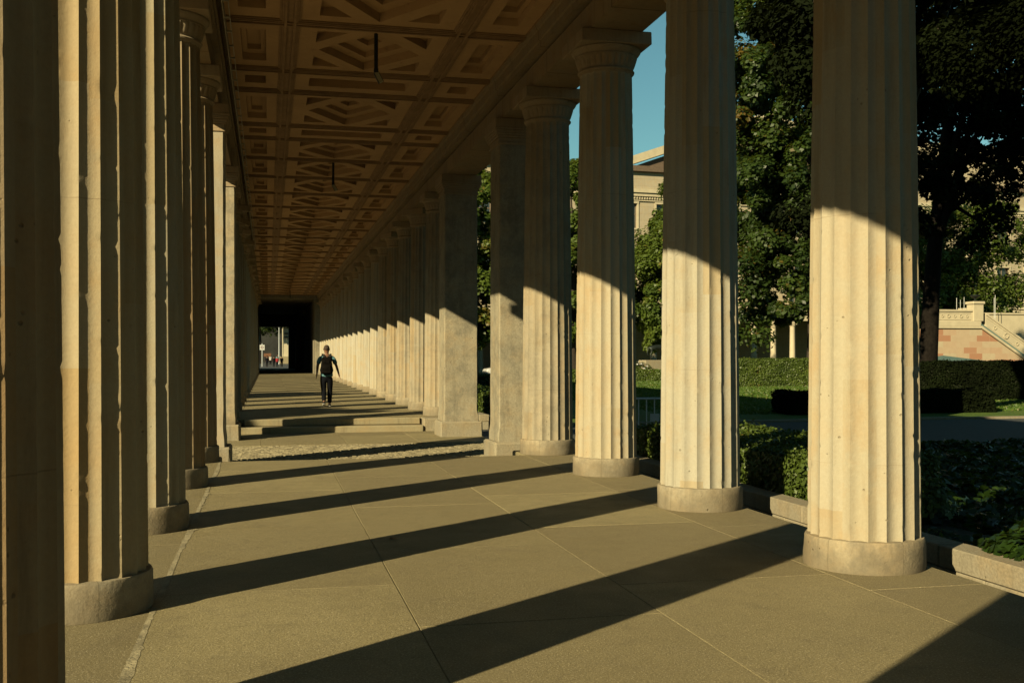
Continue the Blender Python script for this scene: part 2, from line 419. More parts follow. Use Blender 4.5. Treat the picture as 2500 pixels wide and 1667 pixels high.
# ------------------------------------------------------------------ ground and paving
g = MB(); g.box(-300, 500, -200, 700, GZ - 1.0, GZ - .01); tag(g.build('ground', M['earth']), kind='structure')

def slabs(name, rects, z, thick, gap=.0035, seed=1, cham=.002):
    rr = random.Random(seed); b = MB(); tone = []
    for (x0, x1, y0, y1) in rects:
        n0 = len(b.f); zz = z + rr.uniform(-.0012, .0012)
        b.cbox(x0 + gap / 2, x1 - gap / 2, y0 + gap / 2, y1 - gap / 2, z - thick, zz, cham, seed=rr.random(), j=.0006)
        tone += [rr.random() * (.35 if (x1 < -.4 or x0 > 2.4) else 1)] * (len(b.f) - n0)
    return b, tone
lines = [-1.04, -.443, .54, 1.49, 2.495, 3.055]
def slab_rects(ya, yb, starts, seed, L=(1.3, 1.75)):
    rr = random.Random(seed); out = []
    for i in range(len(lines) - 1):
        y = ya + starts[i]; ys = [ya]
        while y < yb - .5:
            ys.append(y); y += rr.uniform(*L)
        ys.append(yb)
        for a, b_ in zip(ys[:-1], ys[1:]): out.append((lines[i], lines[i + 1], a, b_))
    return out
near = slab_rects(-16.2, 10.3, [.9, .55, .35, 1.1, .6], 3)
far = slab_rects(17.0, 60.0, [1.0, .6, 1.3, .9, 1.4], 5, (1.6, 2.2))
for ya, (ra, sd) in {'near': (near, 3), 'far': (far, 8)}.items():
    b, tone = slabs('pavement', ra, 0, .1, seed=sd)
    tag(b.build('pavement', M['floor'], attr={'tone': tone}), kind='structure')
b = MB()      # bed under the slabs, joints filled with mortar
b.box(-1.03, 3.045, -16.19, 10.29, GZ, -.0045); b.box(-1.03, 3.045, 17.02, 60, GZ, -.0045)
tag(b.build('pavement_bed', M['mortar']), kind='structure')
b = MB(); rr = random.Random(5); y = -6.1; L_ = []
while y < 10.28: L_.append(y); y += .035
xa = [-.448 - abs(rr.gauss(0, .0022)) for _ in L_]; xb = [-.425 + .012 * math.sin(k * .11) * math.sin(k * .037 + 1) + abs(rr.gauss(0, .004)) + (.02 if rr.random() < .03 else 0) for k in range(len(L_))]
for k in range(len(L_)): b.v += [(xa[k], L_[k], .0016), (xb[k], L_[k], .0022)]
b.n = len(b.v); b.f = [(2 * k, 2 * k + 1, 2 * k + 3, 2 * k + 2) for k in range(len(L_) - 1)]; b.mi = [0] * len(b.f)
tag(b.build('pavement_mortar', M['cement']), kind='structure')
# pieces of stylobate that carry the last near columns
b, tone = slabs('pavement', [(-1.04, -.443, 10.3, 10.86), (2.495, 3.055, 10.3, 10.86), (-1.04, 3.055, 16.05 + .6, 16.66)], -.0, .2, seed=12)
tag(b.build('pavement', M['floor'], attr={'tone': tone}), kind='structure') if False else None
b = MB(); tone = []
for (x0, x1) in ((-1.04, -.443), (2.495, 3.055)):
    n0 = len(b.f); b.cbox(x0, x1, 10.303, 10.84, GZ, 0, .012); tone += [.4] * (len(b.f) - n0)
tag(b.build('pavement', M['floor'], attr={'tone': tone}), kind='structure')
# flat slabs in front of the far steps, level with the passage
rects = []; xs = [-1.0, -.1, 1.05, 2.05, 3.1]
for i in range(4):
    rects += [(xs[i], xs[i + 1], 14.45, 15.6 + .2 * i), (xs[i], xs[i + 1], 15.6 + .2 * i, 16.9)]
rects += [(xs[i], xs[i + 1], 10.85, 11.45) for i in range(4)]
b, tone = slabs('pavement', rects, GZ + .012, .06, seed=21)
tag(b.build('pavement', M['floor'], attr={'tone': tone}), kind='structure')
# cobbles of the passage, running out to both sides
def cobbles(x0, x1, y0, y1, step, seed):
    rr = random.Random(seed); b = MB(); tone = []
    ny = int((y1 - y0) / step); nx = int((x1 - x0) / step)
    for j in range(ny):
        for i in range(nx):
            cx = x0 + (i + .5 + (.25 if j % 2 else -.25)) * step + rr.uniform(-.006, .006); cy = y0 + (j + .5) * step + rr.uniform(-.006, .006)
            h = step * .5; t = step * .33; z = GZ + .006 + rr.uniform(-.004, .006); tl = rr.uniform(-.006, .006)
            p = [(cx - h, cy - h, GZ - .02), (cx + h, cy - h, GZ - .02), (cx + h, cy + h, GZ - .02), (cx - h, cy + h, GZ - .02),
                 (cx - t, cy - t, z + tl), (cx + t, cy - t, z - tl), (cx + t, cy + t, z), (cx - t, cy + t, z)]
            b.add(p, [(0, 1, 5, 4), (1, 2, 6, 5), (2, 3, 7, 6), (3, 0, 4, 7), (4, 5, 6, 7)]); tone += [rr.random()] * 5
    return b, tone
b, tone = cobbles(-2.5, 4.6, 10.9, 14.5, .075, 4)
tag(b.build('cobblestones', M['cobble'], attr={'tone': tone}, fix=False), kind='structure')
b = MB(); b.box(3.05, 60, 11.2, 17.6, GZ - .02, GZ + .0); b.box(-60, -1.0, 10.5, 17.6, GZ - .02, GZ)
tag(b.build('path', M['asphalt']), kind='structure')
b = MB(); b.box(-60, -1.1, -60, 10.4, GZ - .02, GZ); b.box(-60, -1.1, 17.7, 130, GZ - .02, GZ)
tag(b.build('unseen_bounce_ground', M['bounce_gravel']), kind='structure')
b = MB(); b.box(4.0, 110, 17.9, 300, GZ - .02, GZ + .002); tag(b.build('lawn', M['grass']), kind='structure')
b = MB(); b.cbox(3.9, 60, 17.62, 17.78, GZ - .02, GZ + .04, .005); tag(b.build('kerb', M['granite']), kind='structure')
b = MB(); b.box(-40, 60, 82.5, 400, GZ - .02, GZ + .006); tag(b.build('street', M['asphalt']), kind='structure')

# far steps
st = thing('stone_steps', 'two worn stone steps rising from the cobbled passage to the far walkway', 'steps', (0, 0, 0))
a = MB(); a.cbox(-.43, 2.39, 16.62, 17.0, GZ, GZ + .1075, .012, seed=1, j=.002); a.build('tread', M['step'], st)
a = MB(); a.cbox(-.36, 2.37, 16.86, 17.04, GZ + .1075, -.001, .012, seed=2, j=.002); a.build('tread', M['step'], st)
for (x0, x1) in ((-1.02, -.45), (2.40, 3.05)):
    a = MB(); a.cbox(x0, x1, 16.66, 17.0, GZ, -.002, .012, seed=3, j=.002); a.build('end_block', M['granite'], st)

# ------------------------------------------------------------------ columns
BH, SH, CH = .147, 3.36, 3.66       # base top, shaft top, abacus top
def flute_shaft(nz, nf, seed, wear=1.0):
    rs = np.random.RandomState(seed); NF = 20
    R0, R1 = .261, .221
    zs = np.concatenate([np.linspace(BH, SH - .06, nz), np.linspace(SH - .05, SH, 6)])
    nzz = len(zs)
    V = []; F = []; off = 0
    def chipline():      # wear of one arris along its height
        c = np.zeros(nzz)
        for k in range(int(rs.poisson(11 * wear))):
            z0 = rs.uniform(BH, SH); L = rs.uniform(.006, .022) * (1 if rs.rand() < .85 else 2.0); d = rs.uniform(.001, .0055)
            c = np.maximum(c, d * np.clip(1.25 - np.abs(zs - z0) / L, 0, 1))
        r = np.convolve(rs.randn(nzz), [.25, .5, .25], 'same') * .00035 * wear
        lowf = np.interp(zs, np.linspace(BH, SH, 14), rs.rand(14) * .0004 * wear)
        c = c + np.abs(r) + lowf
        c[0] = c[-1] = 0
        return c
    chips = [chipline() for _ in range(NF)]
    for f in range(NF):
        a0 = R(9 + 18 * (f - 1)); a1 = R(9 + 18 * f)
        cA, cB = chips[(f - 1) % NF], chips[f]
        for k in range(nf + 1):
            u = k / nf; a = a0 + (a1 - a0) * u
            for i, z in enumerate(zs):
                t = (z - BH) / (SH - BH); r = R0 + (R1 - R0) * t + .004 * math.sin(math.pi * t)
                dep = .0175 * (r / R0) * (1 - (2 * u - 1) ** 2)
                fade = 1.0 if z < SH - .055 else max(0.0, 1 - ((z - (SH - .055)) / .045) ** 2)
                if u == 0: w_ = cA[i]
                elif u == 1: w_ = cB[i]
                else:
                    w_ = max(0, cA[i] - dep * fade * 1.0) * max(0, 1 - u * nf / 2) + max(0, cB[i] - dep * fade) * max(0, 1 - (1 - u) * nf / 2)
                rr = r * (math.cos(R(9)) / math.cos(R(9) * (2 * u - 1)) if False else 1) - dep * fade - w_
                V.append((rr * math.cos(a), rr * math.sin(a), z))
        for k in range(nf):
            for i in range(nzz - 1):
                p = off + k * nzz + i; q = off + (k + 1) * nzz + i; F.append((p, q, q + 1, p + 1))
        off += (nf + 1) * nzz
    b = MB(); b.add(V, F)
    cap = len(b.v); n0 = 60
    return b
def column(name, label, loc, seed, hi=True, group=None, rz=0, mat='sand'):
    t = thing(name, label, 'column', loc, rz, group)
    rr = random.Random(seed)
    b = MB(); n = 72 if hi else 28
    sd = [rr.uniform(0, 6) for _ in range(6)]
    def modb(a, z):
        k = -.003 * max(0, math.sin(3 * a + sd[0]) * math.sin(7 * a + sd[1] + z * 20)) - .0025 * max(0, math.sin(5 * a + sd[2] + z * 31))
        return k
    zz = [0, .004, .05, .10, .136, BH, BH + .003]
    b.lathe([(.280, 0), (.2815, .01), (.2815, .05), (.280, .10), (.279, .137), (.273, BH), (.245, BH + .003)], n, mod=modb if hi else None)
    b.build('base', M['sandbase'], t, smooth=35)
    b = flute_shaft(230, 8, seed) if hi else flute_shaft(10, 3, seed, .7)
    b.build('shaft', M[mat], t, smooth=True, fix=False)
    b = MB(); n = 224 if hi else 56
    nl = 28
    def modc(a, z):
        if 3.395 < z < 3.484: return .011 * abs(math.sin(a * nl / 2)) ** .6 * math.sin(math.pi * (z - 3.395) / .089) ** .5
        return 0
    prof = [(.20, 3.33), (.224, 3.345), (.228, 3.357), (.238, 3.362), (.240, 3.372), (.232, 3.380), (.226, 3.383), (.226, 3.394), (.228, 3.402), (.232, 3.42), (.239, 3.445),
            (.248, 3.465), (.254, 3.478), (.258, 3.484), (.262, 3.486), (.262, 3.494), (.256, 3.496), (.264, 3.503), (.280, 3.520), (.290, 3.535), (.293, 3.545), (.290, 3.551), (.26, 3.552)]
    b.lathe(prof, n, mod=modc); b.build('echinus', M['cap'], t, smooth=40)
    b = MB(); b.cbox(-.30, .30, -.30, .30, 3.5525, CH - .002, .006, seed=seed, j=.0015); b.build('abacus', M['cap'], t)
    return t
ORD = ['first', 'second', 'third', 'fourth', 'fifth', 'sixth', 'seventh', 'eighth', 'ninth', 'tenth', 'eleventh', 'twelfth', 'thirteenth', 'fourteenth',
       'fifteenth', 'sixteenth', 'seventeenth', 'eighteenth', 'nineteenth', 'twentieth']
labR = ['wide pale fluted column nearest the camera on the right, sunlit below, beside the ivy bed',
        'second nearest fluted column of the right row, with an ochre patch above the shadow line',
        'fluted right column whose whole carved capital shows against the blue sky',
        'dark stained fluted column touching the near grey square pillar on the right']
labL = ['fluted left column with two broad sunlit stripes and a chipped round base',
        'fluted left column with one narrow pale sunlit stripe, behind the broad striped one',
        'shaded fluted left column whose round capital shows under the dark ceiling beam',
        'thin looking shaded left column just before the sunlit square pillar']
GR, GL = 'fluted columns of the right row', 'fluted columns of the left row'
for i, y in enumerate(YN):
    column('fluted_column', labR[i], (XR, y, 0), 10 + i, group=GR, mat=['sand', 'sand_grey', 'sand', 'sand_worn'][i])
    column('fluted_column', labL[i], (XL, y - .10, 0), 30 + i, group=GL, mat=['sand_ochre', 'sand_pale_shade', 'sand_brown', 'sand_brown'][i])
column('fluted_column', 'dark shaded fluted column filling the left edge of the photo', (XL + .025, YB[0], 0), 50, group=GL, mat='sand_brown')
lo = [None, None]
for k, y in enumerate([YB[0]] + YB[1:]):
    for side, x in ((0, XL), (1, XR)):
        if k == 0 and side == 0: continue
        nm = 'left' if side == 0 else 'right'
        lab = f'fluted {nm} column standing {ORD[k]} back behind the edge of the photo'
        if lo[0] is None: lo[0] = column('fluted_column', lab, (x, y, 0), 60, hi=False, group=GL if side == 0 else GR, mat='sand_grey')
        else: copy_tree(lo[0], (x, y, 0), R(18 * (k * 3 + side)), lab, GL if side == 0 else GR)
mid = column('fluted_column', 'first fluted right column past the far square pillar, on the step end block', (XR, YF[0], 0), 71, hi=True, group=GR, mat='sand_worn')
mids = [mid, lo[0]]
for k, y in enumerate(YF):
    for side, x in ((0, XL), (1, XR)):
        if k == 0 and side == 1: continue
        nm = 'left' if side == 0 else 'right'
        if k == 19: lab = f'last fluted {nm} column before the dark passage building'
        else: lab = f'{ORD[k]} fluted {nm} column of the walkway beyond the two steps'
        copy_tree(mids[0 if k < 5 else 1], (x, y + (.11 if side == 0 else 0), 0), R(18 * ((k * 7 + side * 5) % 20)), lab, GL if side == 0 else GR)

# square pillars
def pillar(loc, label, seed, rz=0, mat='pillar'):
    t = thing('square_pillar', label, 'pillar', loc, rz, 'square stone pillars beside the passage')
    h = .25
    b = MB(); b.cbox(-.315, .315, -.315, .315, GZ - .02, .02, .02, seed=seed, j=.004); b.build('base', M['granite'], t)
    # shaft, subdivided and slightly rough
    b = MB(); nz = 40; rr = random.Random(seed); ring = []
    pts = []
    nn = 8; c = .012
    for i in range(nz + 1):
        z = .02 + (3.37 - .02) * i / nz
        e = .012 if z < .17 else (.012 * max(0, 1 - (z - .17) / .02))
        hh = h + e - .004 * (i / nz)
        q = [(hh - c, -hh), (hh, -hh + c), (hh, hh - c), (hh - c, hh), (-hh + c, hh), (-hh, hh - c), (-hh, -hh + c), (-hh + c, -hh)]
        for (x, y) in q: pts.append((x + rr.gauss(0, .0014), y + rr.gauss(0, .0014), z))
    fs = []
    for i in range(nz):
        for k in range(8): k2 = (k + 1) % 8; fs.append((i * 8 + k, i * 8 + k2, (i + 1) * 8 + k2, (i + 1) * 8 + k))
    fs.append(tuple(range(8))); fs.append(tuple(nz * 8 + k for k in range(8)))
    b.add(pts, fs); b.build('shaft', M[mat], t, smooth=25)
    b = MB()
    for (hh, z0, z1) in ((.262, 3.37, 3.40), (.253, 3.40, 3.45), (.272, 3.45, 3.475), (.285, 3.475, 3.50), (.295, 3.50, 3.535), (.305, 3.535, 3.56), (.300, 3.56, CH - .002)):
        b.cbox(-hh, hh, -hh, hh, z0, z1, .005, seed=seed, j=.001)
    b.build('capital', M['cap'], t)
pillar((XR, YP[0], 0), 'nearer grey square pillar on the right with pale repaired corner and damp stain', 1)
pillar((XR, YP[1], 0), 'farther grey square pillar on the right, bullet pitted, beside the steps', 2)
pillar((-.705, YP[0], 0), 'sunlit whitish square pillar on the left, nearer of the two', 3, mat='pillar_pale')
pillar((-.705, YP[1], 0), 'sunlit yellowish square pillar on the left with reddish base block', 4, mat='sandbase')

# ------------------------------------------------------------------ beams, ceiling, roof
def entab(sgn, x, label):
    t = thing('entablature', label, 'beam')
    def P(poly): return [(x + sgn * a, z) for a, z in poly]     # a>0 points outward
    b = MB(); b.prism(P([(.225, CH), (-.22, CH), (-.22, 3.87), (-.17, 3.875), (-.17, 3.895), (.225, 3.90)]), Y0, Y1, seg=30); b.build('architrave', M['entab'], t)
    b = MB(); b.prism(P([(-.165, 3.9), (-.28, 3.9), (-.28, 3.955), (-.30, 3.962), (-.305, 4.05), (-.32, 4.06), (-.33, 4.10), (-.33, 4.16), (-.165, 4.16)]), Y0, Y1, seg=30)
    b.build('cornice_moulding', M['entab'], t)
    b = MB(); b.prism(P([(.225, 3.9), (-.165, 3.9), (-.165, 4.16), (-.10, 4.6), (.46, 4.6), (.46, 4.5), (.40, 4.46), (.30, 4.40), (.245, 4.34), (.245, 3.94), (.225, 3.94)]), Y0, Y1, seg=30)
    b.build('frieze', M['entab'], t)
M['sun_strip'] = simple('reflected_sun', (.62, .56, .42), .6, var=.2)  # pale added strip stands in for sunlight reflected on the left cornice
def sun_strip():
    t = thing('sunlit_strip', 'added pale strip in place of sunlight reflected on the left cornice', 'sunlight strip')
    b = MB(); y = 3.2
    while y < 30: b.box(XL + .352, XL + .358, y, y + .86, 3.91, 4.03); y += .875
    b.build('strip_face', M['sun_strip'], t)
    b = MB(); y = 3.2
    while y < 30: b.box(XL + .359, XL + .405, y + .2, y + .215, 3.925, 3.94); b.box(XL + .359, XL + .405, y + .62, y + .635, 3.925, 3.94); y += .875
    b.box(XL + .400, XL + .406, 3.2, 30, 3.941, 3.965); b.build('strip_tie', M['sun_strip'], t)
sun_strip()
entab(1, XR, 'long stone beam carried by the right row of columns')
entab(-1, XL, 'long stone beam carried by the left row of columns')
rf = thing('roof', 'low pitched roof over the colonnade, out of sight above the ceiling', 'roof')
ROOF = 6.35
b = MB(); b.prism([(XL - .45, 4.601), (XR + .45, 4.601), (XR + .45, 4.75), (XR + .2, 5.6), (AX + .8, ROOF), (AX - .8, ROOF), (XL - .2, 5.6), (XL - .45, 4.75)], Y0, 36)
b.build('attic', M['museum_dark'], rf)
b = MB(); b.prism([(XL - .45, 4.601), (XR + .45, 4.601), (XR + .45, 4.65), (AX, 4.95), (XL - .45, 4.65)], 36.01, Y1)
b.build('roof_slope', M['museum_dark'], rf)

def ceiling():
    t = thing('coffered_ceiling', 'brown coffered ceiling with diamond and rectangle panels in rows', 'ceiling')
    b = MB()
    def holes_panel(x0, x1, y0, y1, holes):
        """flat panel with recessed holes; a hole = (polygon, depth, [inner holes])"""
        polys = [[(x0, y0), (x1, y0), (x1, y1), (x0, y1)]] + [h[0] for h in holes]
        plate(polys, CZ); 
        for h in holes: recess(h, CZ)
    def plate(polys, z):
        pts = [p for q in polys for p in q]
        tris = tessellate_polygon([[Vector((p[0], p[1], 0)) for p in q] for q in polys])
        b.add([(p[0], p[1], z) for p in pts], [tuple(k) for k in tris])
    def recess(h, z):
        poly, d, inner = h; n = len(poly)
        cx = sum(p[0] for p in poly) / n; cy = sum(p[1] for p in poly) / n
        top = [(cx + (p[0] - cx) * .97, cy + (p[1] - cy) * .97) for p in poly]
        vs_ = [(p[0], p[1], z) for p in poly] + [(p[0], p[1], z + d) for p in top]
        b.add(vs_, [(k, (k + 1) % n, n + (k + 1) % n, n + k) for k in range(n)])
        plate([top] + [i[0] for i in inner], z + d)
        for i in inner: recess(i, z + d)
    def rect(cx, cy, hx, hy): return [(cx - hx, cy - hy), (cx + hx, cy - hy), (cx + hx, cy + hy), (cx - hx, cy + hy)]
    xs = [(XL + .30, .145), (.255, 1.775), (1.885, XR - .30)]
    ribx = [.20, 1.83]
    ribs = [10.12, 11.82, 12.78, 14.66, 15.57, 17.15, 18.9, 20.8, 22.72]
    narrow = {(11.82, 12.78), (14.66, 15.57)}
    y = 10.12
    while y > Y0 + 2: y -= 1.93; ribs.insert(0, y)
    while ribs[-1] < Y1 - 1.9: ribs.append(ribs[-1] + 1.935)
    rm = MB()
    for ya, yb in zip(ribs[:-1], ribs[1:]):
        nar = (round(ya, 2), round(yb, 2)) in narrow
        ya_, yb_ = ya + .05, yb - .05; cy = (ya + yb) / 2; hy = (yb_ - ya_) / 2
        for k, (x0, x1) in enumerate(xs):
            cx = (x0 + x1) / 2; hx = (x1 - x0) / 2
            if k == 1 and not nar:
                D = lambda s_: [(cx, cy - .86 * hy * s_), (cx + .68 * hx * s_, cy), (cx, cy + .86 * hy * s_), (cx - .68 * hx * s_, cy)]
                hl = [(D(1), .075, [(D(.66), .05, [(D(.26), .05, [])])])]
                for sx in (-1, 1):
                    for sy in (-1, 1):
                        tri = [(cx + sx * .73 * hx, cy + sy * .78 * hy), (cx + sx * .34 * hx, cy + sy * .78 * hy), (cx + sx * .73 * hx, cy + sy * .30 * hy)]
                        if sx * sy > 0: tri = tri[::-1]
                        hl.append((tri[::-1], .08, []))
            elif k == 1: hl = [(rect(cx, cy, .74 * hx, .42 * hy), .09, [])]
            elif not nar: hl = [(rect(cx, cy, .42 * hx, .68 * hy), .07, [(rect(cx, cy, .24 * hx, .48 * hy), .05, [])])]
            else: hl = [(rect(cx, cy, .40 * hx, .38 * hy), .08, [])]
            holes_panel(x0, x1, ya_, yb_, hl)
            # frame moulding round each panel
            for (w0, dz) in ((.0, .022), (.022, .011)):
                a0, a1, c0, c1 = x0 + w0, x1 - w0, ya_ + w0, yb_ - w0; tw = .02
                rm.box(a0, a1, c0, c0 + tw, CZ - dz, CZ + .002 - w0 * .01); rm.box(a0, a1, c1 - tw, c1, CZ - dz, CZ + .002 - w0 * .01)
                rm.box(a0, a0 + tw, c0 + tw, c1 - tw, CZ - dz, CZ + .002); rm.box(a1 - tw, a1, c0 + tw, c1 - tw, CZ - dz, CZ + .002)
    b.build('panel_field', M['ceil'], t, fix=False)
    for yy in ribs:
        rm.box(XL + .33, XR - .33, yy - .05, yy - .028, CZ - .03, CZ + .02); rm.box(XL + .33, XR - .33, yy + .028, yy + .05, CZ - .03, CZ + .02)
        rm.box(XL + .33, XR - .33, yy - .028, yy + .028, CZ - .012, CZ + .02)
    for xx in ribx:
        rm.box(xx - .055, xx - .03, Y0, Y1, CZ - .034, CZ + .018); rm.box(xx + .03, xx + .055, Y0, Y1, CZ - .034, CZ + .018)
        rm.box(xx - .03, xx + .03, Y0, Y1, CZ - .014, CZ + .018)
    rm.build('ceiling_rib', M['rib'], t, fix=False)
    lid = MB(); lid.box(XL - .1, XR + .1, Y0, Y1, 4.35, 4.55); lid.build('backing', M['rib'], t)
ceiling()

# hanging spot lamps
def lamp(y, label):
    t = thing('hanging_lamp', label, 'lamp', (AX - .005, y, 0), 0, 'unlit lamps hanging from the ceiling')
    b = MB(); b.cbox(-.018, .018, -.018, .018, CZ - .33, CZ + .01, .004); b.build('stem', M['lampbody'], t)
    b = MB(); b.cbox(-.021, .021, -.021, .021, CZ - .375, CZ - .33, .004); b.build('joint', M['lampbody'], t)
    mt = Matrix.Translation((.0, 0, CZ - .37)) @ Matrix.Rotation(R(-28), 4, 'Y')
    b = MB(); b.box(-.020, .020, -.020, .020, -.105, 0, mat=mt); b.build('diffuser', M['lampglass'], t)
    b = MB(); b.box(.021, .025, -.022, .022, -.108, .0, mat=mt); b.box(-.025, -.021, -.022, .022, -.108, 0, mat=mt); b.build('housing', M['lampbody'], t)
lamp(10.33, 'nearest black hanging lamp with pale tilted head under the coffered ceiling')
lamp(17.3, 'smaller second hanging lamp farther down the ceiling')
lamp(52.0, 'tiny last hanging lamp before the dark passage building')

# dark gate building at the far end
gb = thing('passage_building', 'black unlit passage building closing the far end of the colonnade', 'building')
b = MB(); b.box(-3.5, -.62, 56.2, 81, GZ, 8); b.build('wall', M['pillar'], gb)
b = MB(); b.box(2.36, 6.0, 56.2, 81, GZ, 8); b.build('wall', M['pillar'], gb)
b = MB(); b.box(-.62, 2.36, 56.2, 81, 3.95, 8); b.build('vault', M['pillar'], gb)
b = MB(); b.box(1.50, 2.36, 79.4, 80.9, GZ, 3.95); b.box(-.62, 1.50, 79.4, 80.9, 3.1, 3.95); b.build('end_wall', M['pillar'], gb)
b = MB(); b.box(-.615, 2.355, 56.3, 82.5, GZ, -.002); b.build('floor_slab', M['step'], gb)
b = MB(); b.box(1.455, 1.497, 79.35, 80.95, -.002, 3.06); b.box(-.618, 1.497, 79.35, 80.95, 3.061, 3.098); b.build('door_lining', M['museum_trim'], gb)

# ------------------------------------------------------------------ planter walls, barrier
def planter(y0, y1, label, seed):
    t = thing('planter_wall', label, 'low wall', group='granite planter walls')
    rr = random.Random(seed); b = MB(); y = y0
    while y < y1 - .3:
        L = min(rr.uniform(.85, 1.2), y1 - y); b.cbox(3.35, 3.50, y + .003, y + L - .003, GZ, -.085, .006, seed=y); y += L
    b.build('lower_course', M['granite'], t)
    b = MB(); y = y0
    while y < y1 - .3:
        L = min(rr.uniform(1.2, 1.7), y1 - y); b.cbox(3.345, 3.505, y + .003, y + L - .003, -.081, .03, .006, seed=y); y += L
    b.build('coping', M['granite'], t)
planter(-3, 10.4, 'low granite planter wall holding the ivy beside the near pavement', 2)
planter(16.9, 50, 'low granite planter wall beyond the passage, seen between the square pillars', 3)
b = MB(); b.box(3.506, 4.0, -3, 10.3, GZ - .02, -.03); b.box(3.506, 4.0, 17.0, 50, GZ - .02, -.03)
tag(b.build('flower_bed_soil', M['earth']), kind='structure')

def barrier():
    t = thing('crowd_barrier', 'grey steel crowd barrier with white tag between the right columns', 'barrier', (4.85, 12.9, GZ), R(-8))
    L = 1.45; b = MB(); z0, z1 = .11, .655; r = .011
    fr = [(-L / 2, 0, z0), (-L / 2, 0, z1 - .06), (-L / 2 + .02, 0, z1 - .02), (-L / 2 + .06, 0, z1), (L / 2 - .06, 0, z1), (L / 2 - .02, 0, z1 - .02), (L / 2, 0, z1 - .06), (L / 2, 0, z0), (-L / 2, 0, z0)]
    b.tube(fr, .014, 8); b.build('frame', M['galv'], t, smooth=40)
    b = MB()
    for k in range(1, 14): x = -L / 2 + L * k / 14; b.tube([(x, 0, z0), (x, 0, z1)], .0075, 6)
    b.build('bars', M['galv'], t, smooth=40)
    for sx in (-1, 1):
        b = MB(); b.tube([(sx * .5, -.2, .01), (sx * .5, -.06, .09), (sx * .5, 0, z0), (sx * .5, .06, .09), (sx * .5, .2, .01)], .011, 6); b.build('foot', M['galv'], t, smooth=40)
    b = MB(); b.cbox(-.06, .06, -.022, -.016, .36, .46, .001); b.build('name_plate', M['white'], t)
barrier()

# ------------------------------------------------------------------ plants
def leafmesh(name, P, Nrm, size, mat, parent=None, seed=0, aspect=1.5, tint=None, shape=4):
    """P: leaf centres (n,3) in metres; one small folded blade per leaf"""
    rs = np.random.RandomState(seed); n = len(P)
    Nrm = Nrm / (np.linalg.norm(Nrm, axis=1, keepdims=True) + 1e-9)
    rv = rs.randn(n, 3); A = np.cross(Nrm, rv); A /= (np.linalg.norm(A, axis=1, keepdims=True) + 1e-9); B = np.cross(Nrm, A)
    s = (size * rs.uniform(.6, 1.25, n))[:, None]
    if shape == 4:
        off = [(-.5 * aspect, 0, 0), (-.05, -.5, .10), (.5 * aspect, 0, -.05), (-.05, .5, .10)]
    else:
        off = [(-.5, 0, 0), (-.42, -.34, .05), (-.02, -.62, -.02), (.18, -.34, .05), (.78, 0, -.12), (.18, .34, .05), (-.02, .62, -.02), (-.42, .34, .05)]
    k = len(off)
    V = np.stack([P + s * (A * o[0] + B * o[1] + Nrm * o[2]) for o in off], axis=1).reshape(-1, 3)
    me = bpy.data.meshes.new(name)
    me.vertices.add(n * k); me.vertices.foreach_set('co', V.astype(np.float32).ravel())
    me.loops.add(n * k); me.loops.foreach_set('vertex_index', np.arange(n * k, dtype=np.int32))
    me.polygons.add(n); me.polygons.foreach_set('loop_start', np.arange(0, n * k, k, dtype=np.int32))
    try: me.polygons.foreach_set('loop_total', np.full(n, k, dtype=np.int32))
    except Exception: pass
    me.update(calc_edges=True)
    a = me.attributes.new('tint', 'FLOAT', 'FACE')
    tt = rs.rand(n) if tint is None else np.clip(tint, 0, 1)
    a.data.foreach_set('value', tt.astype(np.float32))
    me.materials.append(mat)
    o = bpy.data.objects.new(name, me); C.objects.link(o)
    if parent: o.parent = parent
    return o

